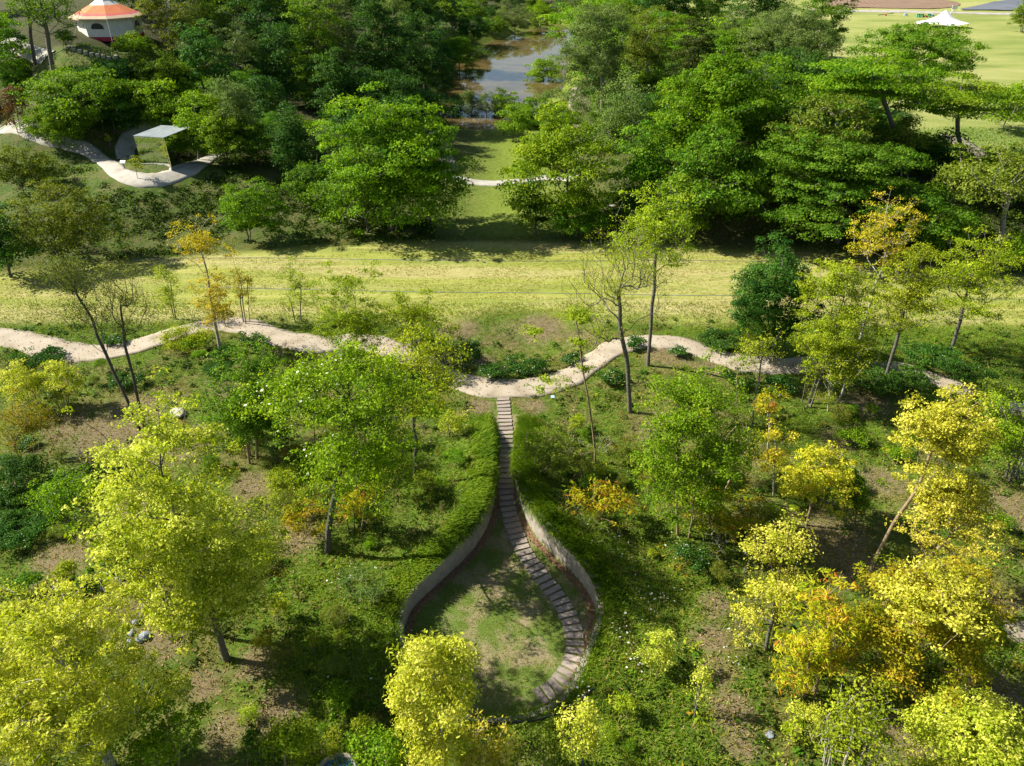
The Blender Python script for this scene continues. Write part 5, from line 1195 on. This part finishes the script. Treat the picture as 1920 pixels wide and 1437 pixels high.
# mown meadow and the sunken lawn: short tufts
m = 90000; x = rng.uniform(-48, 48, m); y = rng.uniform(38, 51, m); k_ = (fbm(x * .3, y * 1.6, 61) > .47) & keep_off(x, y); x, y = x[k_], y[k_]
blades('meadow_grass', x, y, .05, .05, 'drygrass', 2.0)
m = 30000; x = rng.uniform(-5, 5, m); y = rng.uniform(12, 30, m); k_ = (sdist(x, y, DROP) < -.3) & (fbm(x * .9, y * .9, 71) > .46)
C2 = spline(SL, 10)[:, :2]; dm = np.full(m, 1e9)
for c in C2: dm = np.minimum(dm, np.hypot(x - c[0], y - c[1]))
k_ &= dm > .42; x, y = x[k_], y[k_]
blades('lawn_grass', x, y, .06, .02, 'drygrass', .8, z=floor_z(y))
# leafy undergrowth in patches
def undergrowth(name, n, mat, seed, thr, hgt_, L, W, x0, x1, y0, y1, per=26, extra=None):
    r = np.random.default_rng(seed); y = y0 + (y1 - y0) * r.uniform(0, 1, n) ** 1.1; x = r.uniform(-1, 1, n) * (y * .80 + 5)
    k = (fbm(x * .33, y * .33, seed) > thr) & keep_off(x, y, .8) & (r.uniform(0, 1, n) > .8 * blobs(DIRT, x, y)) & (x > x0) & (x < x1)
    if extra is not None: k &= extra(x, y)
    x, y = x[k], y[k]; n = len(x); own = np.repeat(np.arange(n), per); m = len(own)
    rad = np.clip(r.lognormal(-1.35, .45, n), .08, .6)[own]
    d = r.normal(0, 1, (m, 3)); d[:, 2] = abs(d[:, 2]); d /= np.linalg.norm(d, axis=1)[:, None]
    rr = r.uniform(.2, 1, m) ** .6
    P = np.stack([x[own], y[own], height(x, y)[own]], 1) + d * (rad * rr)[:, None] * np.array([1, 1, hgt_]) + [0, 0, .03]
    V, Fq = leaves_np(P, d, L, W, r, .5, .8, .6)
    tint = np.clip(.5 + r.normal(0, .25, n)[own] + r.normal(0, .15, m), 0, 1)
    tag(obj(name, mesh_np(name, V, [Fq], LM[mat], False, {'tint': ('FACE', tint)})), kind='stuff')
undergrowth('ground_cover', 2600, 'cover', 81, .50, .9, .10, .06, -99, 99, 9.5, 38)
undergrowth('ground_cover', 2400, 'cover2', 82, .50, .8, .09, .05, -99, 99, 9.5, 38)
undergrowth('ground_cover', 1300, 'mid', 83, .52, .9, .10, .06, -99, 99, 9.5, 38)
undergrowth('ground_cover', 700, 'oliverust', 84, .55, .9, .10, .045, -99, 99, 10, 34, 18)
undergrowth('ground_cover', 500, 'deep', 85, .5, .9, .11, .07, -99, 99, 28, 38, 34)
undergrowth('ground_cover', 260, 'ylgreen', 86, .5, 1.3, .12, .06, -99, 99, 9.5, 30, 24)
# leaf litter and twigs on the bare soil
m = 60000; y = 9 + 29 * rng.uniform(0, 1, m) ** 1.1; x = rng.uniform(-1, 1, m) * (y * .8 + 5)
k_ = (rng.uniform(0, 1, m) < .12 + .5 * blobs(DIRT, x, y)) & (sdist(x, y, DROP) > .3) & keep_off(x, y, .3); x, y = x[k_], y[k_]
v, f = leaves_np(np.stack([x, y, height(x, y) + .025], 1), np.tile([0, 0, 1.], (len(x), 1)), .08, .03, rng, 1, .5, .45, .5)
tag(obj('leaf_litter', mesh_np('leaf_litter', v, [f], LM['dry'], False, {'tint': ('FACE', rng.uniform(0, 1, len(f)))})), kind='stuff')
CP_ = spline(PATH, 8)[:, :2]; q = CP_[rng.integers(0, len(CP_), 1500)] + rng.normal(0, .55, (1500, 2))
v, f = leaves_np(np.stack([q[:, 0], q[:, 1], height(q[:, 0], q[:, 1]) + .085], 1), np.tile([0, 0, 1.], (1500, 1)), .07, .035, rng, 1, .5, .3, .5)
tag(obj('leaf_litter', mesh_np('leaf_litter', v, [f], LM['dry'], False, {'tint': ('FACE', rng.uniform(0, .6, len(f)))})), kind='stuff')
# white flower sprinkle on the grass around the sunken lawn
fx = []
for px, py, sp_, k in [(1220, 1130, .5, 26), (1165, 1195, .3, 16), (1235, 1125, .25, 14), (1130, 1010, .5, 14), (650, 1160, .25, 16), (655, 1090, .4, 18), (745, 1205, .3, 10), (1190, 1250, .25, 12), (1095, 1308, .15, 12), (1380, 1240, .35, 12), (1360, 1190, .3, 10), (640, 1300, .5, 10), (1170, 1040, .5, 14), (1240, 1030, .5, 12)]:
    p = ground(px, py); q = rng.normal(0, sp_, (k, 2)) + p[:2]; fx.append(q)
fx = np.concatenate(fx); fx = fx[keep_off(fx[:, 0], fx[:, 1])]; P = np.stack([fx[:, 0], fx[:, 1], height(fx[:, 0], fx[:, 1]) + rng.uniform(.12, .35, len(fx))], 1)
v, f = leaves_np(P, np.tile([0, 0, 1.], (len(P), 1)), .06, .05, rng, 1, .3, .3)
tag(obj('white_flowers', mesh_np('white_flowers', v, [f], LM['white'], False, {'tint': ('FACE', rng.uniform(0, 1, len(f)))})), kind='stuff')
# shrubby and grassy cover on the hills
m = 60000; x = rng.uniform(-50, 55, m); y = rng.uniform(44, 76, m); zz = zones(x, y)
k_ = (zz['hill'] > .4) & (fbm(x * .3, y * .3, 91) > .46) & (zz['vall'] < .7)
MC = np.concatenate([spline(MPATH, 6)[:, :2]]); dm = np.full(m, 1e9)
for c in MC: dm = np.minimum(dm, np.hypot(x - c[0], y - c[1]))
k_ &= (dm > 1.2) & (np.hypot(x - ctr[0], y - ctr[1]) > 4) & (np.hypot(x - tb[0], y - tb[1]) > 5); x, y = x[k_], y[k_]
blades('hill_grass', x, y, .16, .07, 'mid', .8)
m = 6500; x = rng.uniform(-45, 50, m); y = rng.uniform(47, 62, m); zz = zones(x, y)
dm = np.full(m, 1e9)
for c in MC: dm = np.minimum(dm, np.hypot(x - c[0], y - c[1]))
k_ = (zz['hill'] > .7) & (fbm(x * .2, y * .2, 95) > .50) & (zz['vall'] < .4) & (dm > 1.5) & (np.hypot(x - ctr[0], y - ctr[1]) > 4); x, y = x[k_], y[k_]
own = np.repeat(np.arange(len(x)), 24); d = rng.normal(0, 1, (len(own), 3)); d[:, 2] = abs(d[:, 2]); d /= np.linalg.norm(d, axis=1)[:, None]
P = np.stack([x, y, height(x, y)], 1)[own] + d * rng.uniform(.1, .55, (len(own), 1)) * [1, 1, .6]
v, f = leaves_np(P, d, .16, .10, rng)
tag(obj('hill_undergrowth', mesh_np('hill_undergrowth', v, [f], LM['cover'], False, {'tint': ('FACE', np.clip(rng.normal(.45, .25, len(f)), 0, 1))})), kind='stuff')
# fallen leaves along the wall foot
qs = np.concatenate([np.stack([DROP[i] - ON[i] * t_ for t_ in np.abs(rng.normal(.12, .08, 26))]) for i in order]); qs = qs + rng.normal(0, .06, qs.shape); qs = qs[sdist(qs[:, 0], qs[:, 1], DROP) < -.03]
P = np.stack([qs[:, 0], qs[:, 1], floor_z(qs[:, 1]) + .03], 1); v, f = leaves_np(P, np.tile([0, 0, 1.], (len(P), 1)), .07, .045, rng, 1, .4, .4)
tag(obj('fallen_leaves', mesh_np('fallen_leaves', v, [f], LM['dry'], False, {'tint': ('FACE', rng.uniform(0, 1, len(f)))})), kind='stuff')

# ================================================================== LIGHT
SUN_EL, SUN_AZ = R(40), math.atan2(.18, -1.0)          # from the left, a little beyond the picture
sd_ = bpy.data.lights.new('sun', 'SUN'); sd_.energy = 5.0; sd_.angle = R(.5); sd_.color = (1.0, .945, .84)
so = bpy.data.objects.new('sun', sd_); COL.objects.link(so)
from mathutils import Vector
dv = Vector((math.cos(SUN_AZ) * math.cos(SUN_EL), math.sin(SUN_AZ) * math.cos(SUN_EL), math.sin(SUN_EL)))
so.rotation_euler = dv.to_track_quat('Z', 'Y').to_euler(); so.location = dv * 100
world = bpy.data.worlds.new('World'); scene.world = world; world.use_nodes = True
nt = world.node_tree; nt.nodes.clear()
sky = nt.nodes.new('ShaderNodeTexSky'); sky.sky_type = 'NISHITA'; sky.sun_disc = False; sky.sun_elevation = SUN_EL; sky.sun_rotation = math.pi / 2 - SUN_AZ
bg = nt.nodes.new('ShaderNodeBackground'); bg.inputs[1].default_value = .058
ow = nt.nodes.new('ShaderNodeOutputWorld'); nt.links.new(sky.outputs[0], bg.inputs[0]); nt.links.new(bg.outputs[0], ow.inputs[0])
vs = scene.view_settings; vs.view_transform = 'Standard'; vs.look = 'None'; vs.gamma = 1; vs.exposure = 1.18
scene.cycles.max_bounces = 7; scene.cycles.diffuse_bounces = 4; scene.cycles.glossy_bounces = 3; scene.cycles.transmission_bounces = 4; scene.cycles.caustics_reflective = False; scene.cycles.caustics_refractive = False
print('LEAVES', sum(a[2] for a in ALL), 'THINGS', len(ALL))
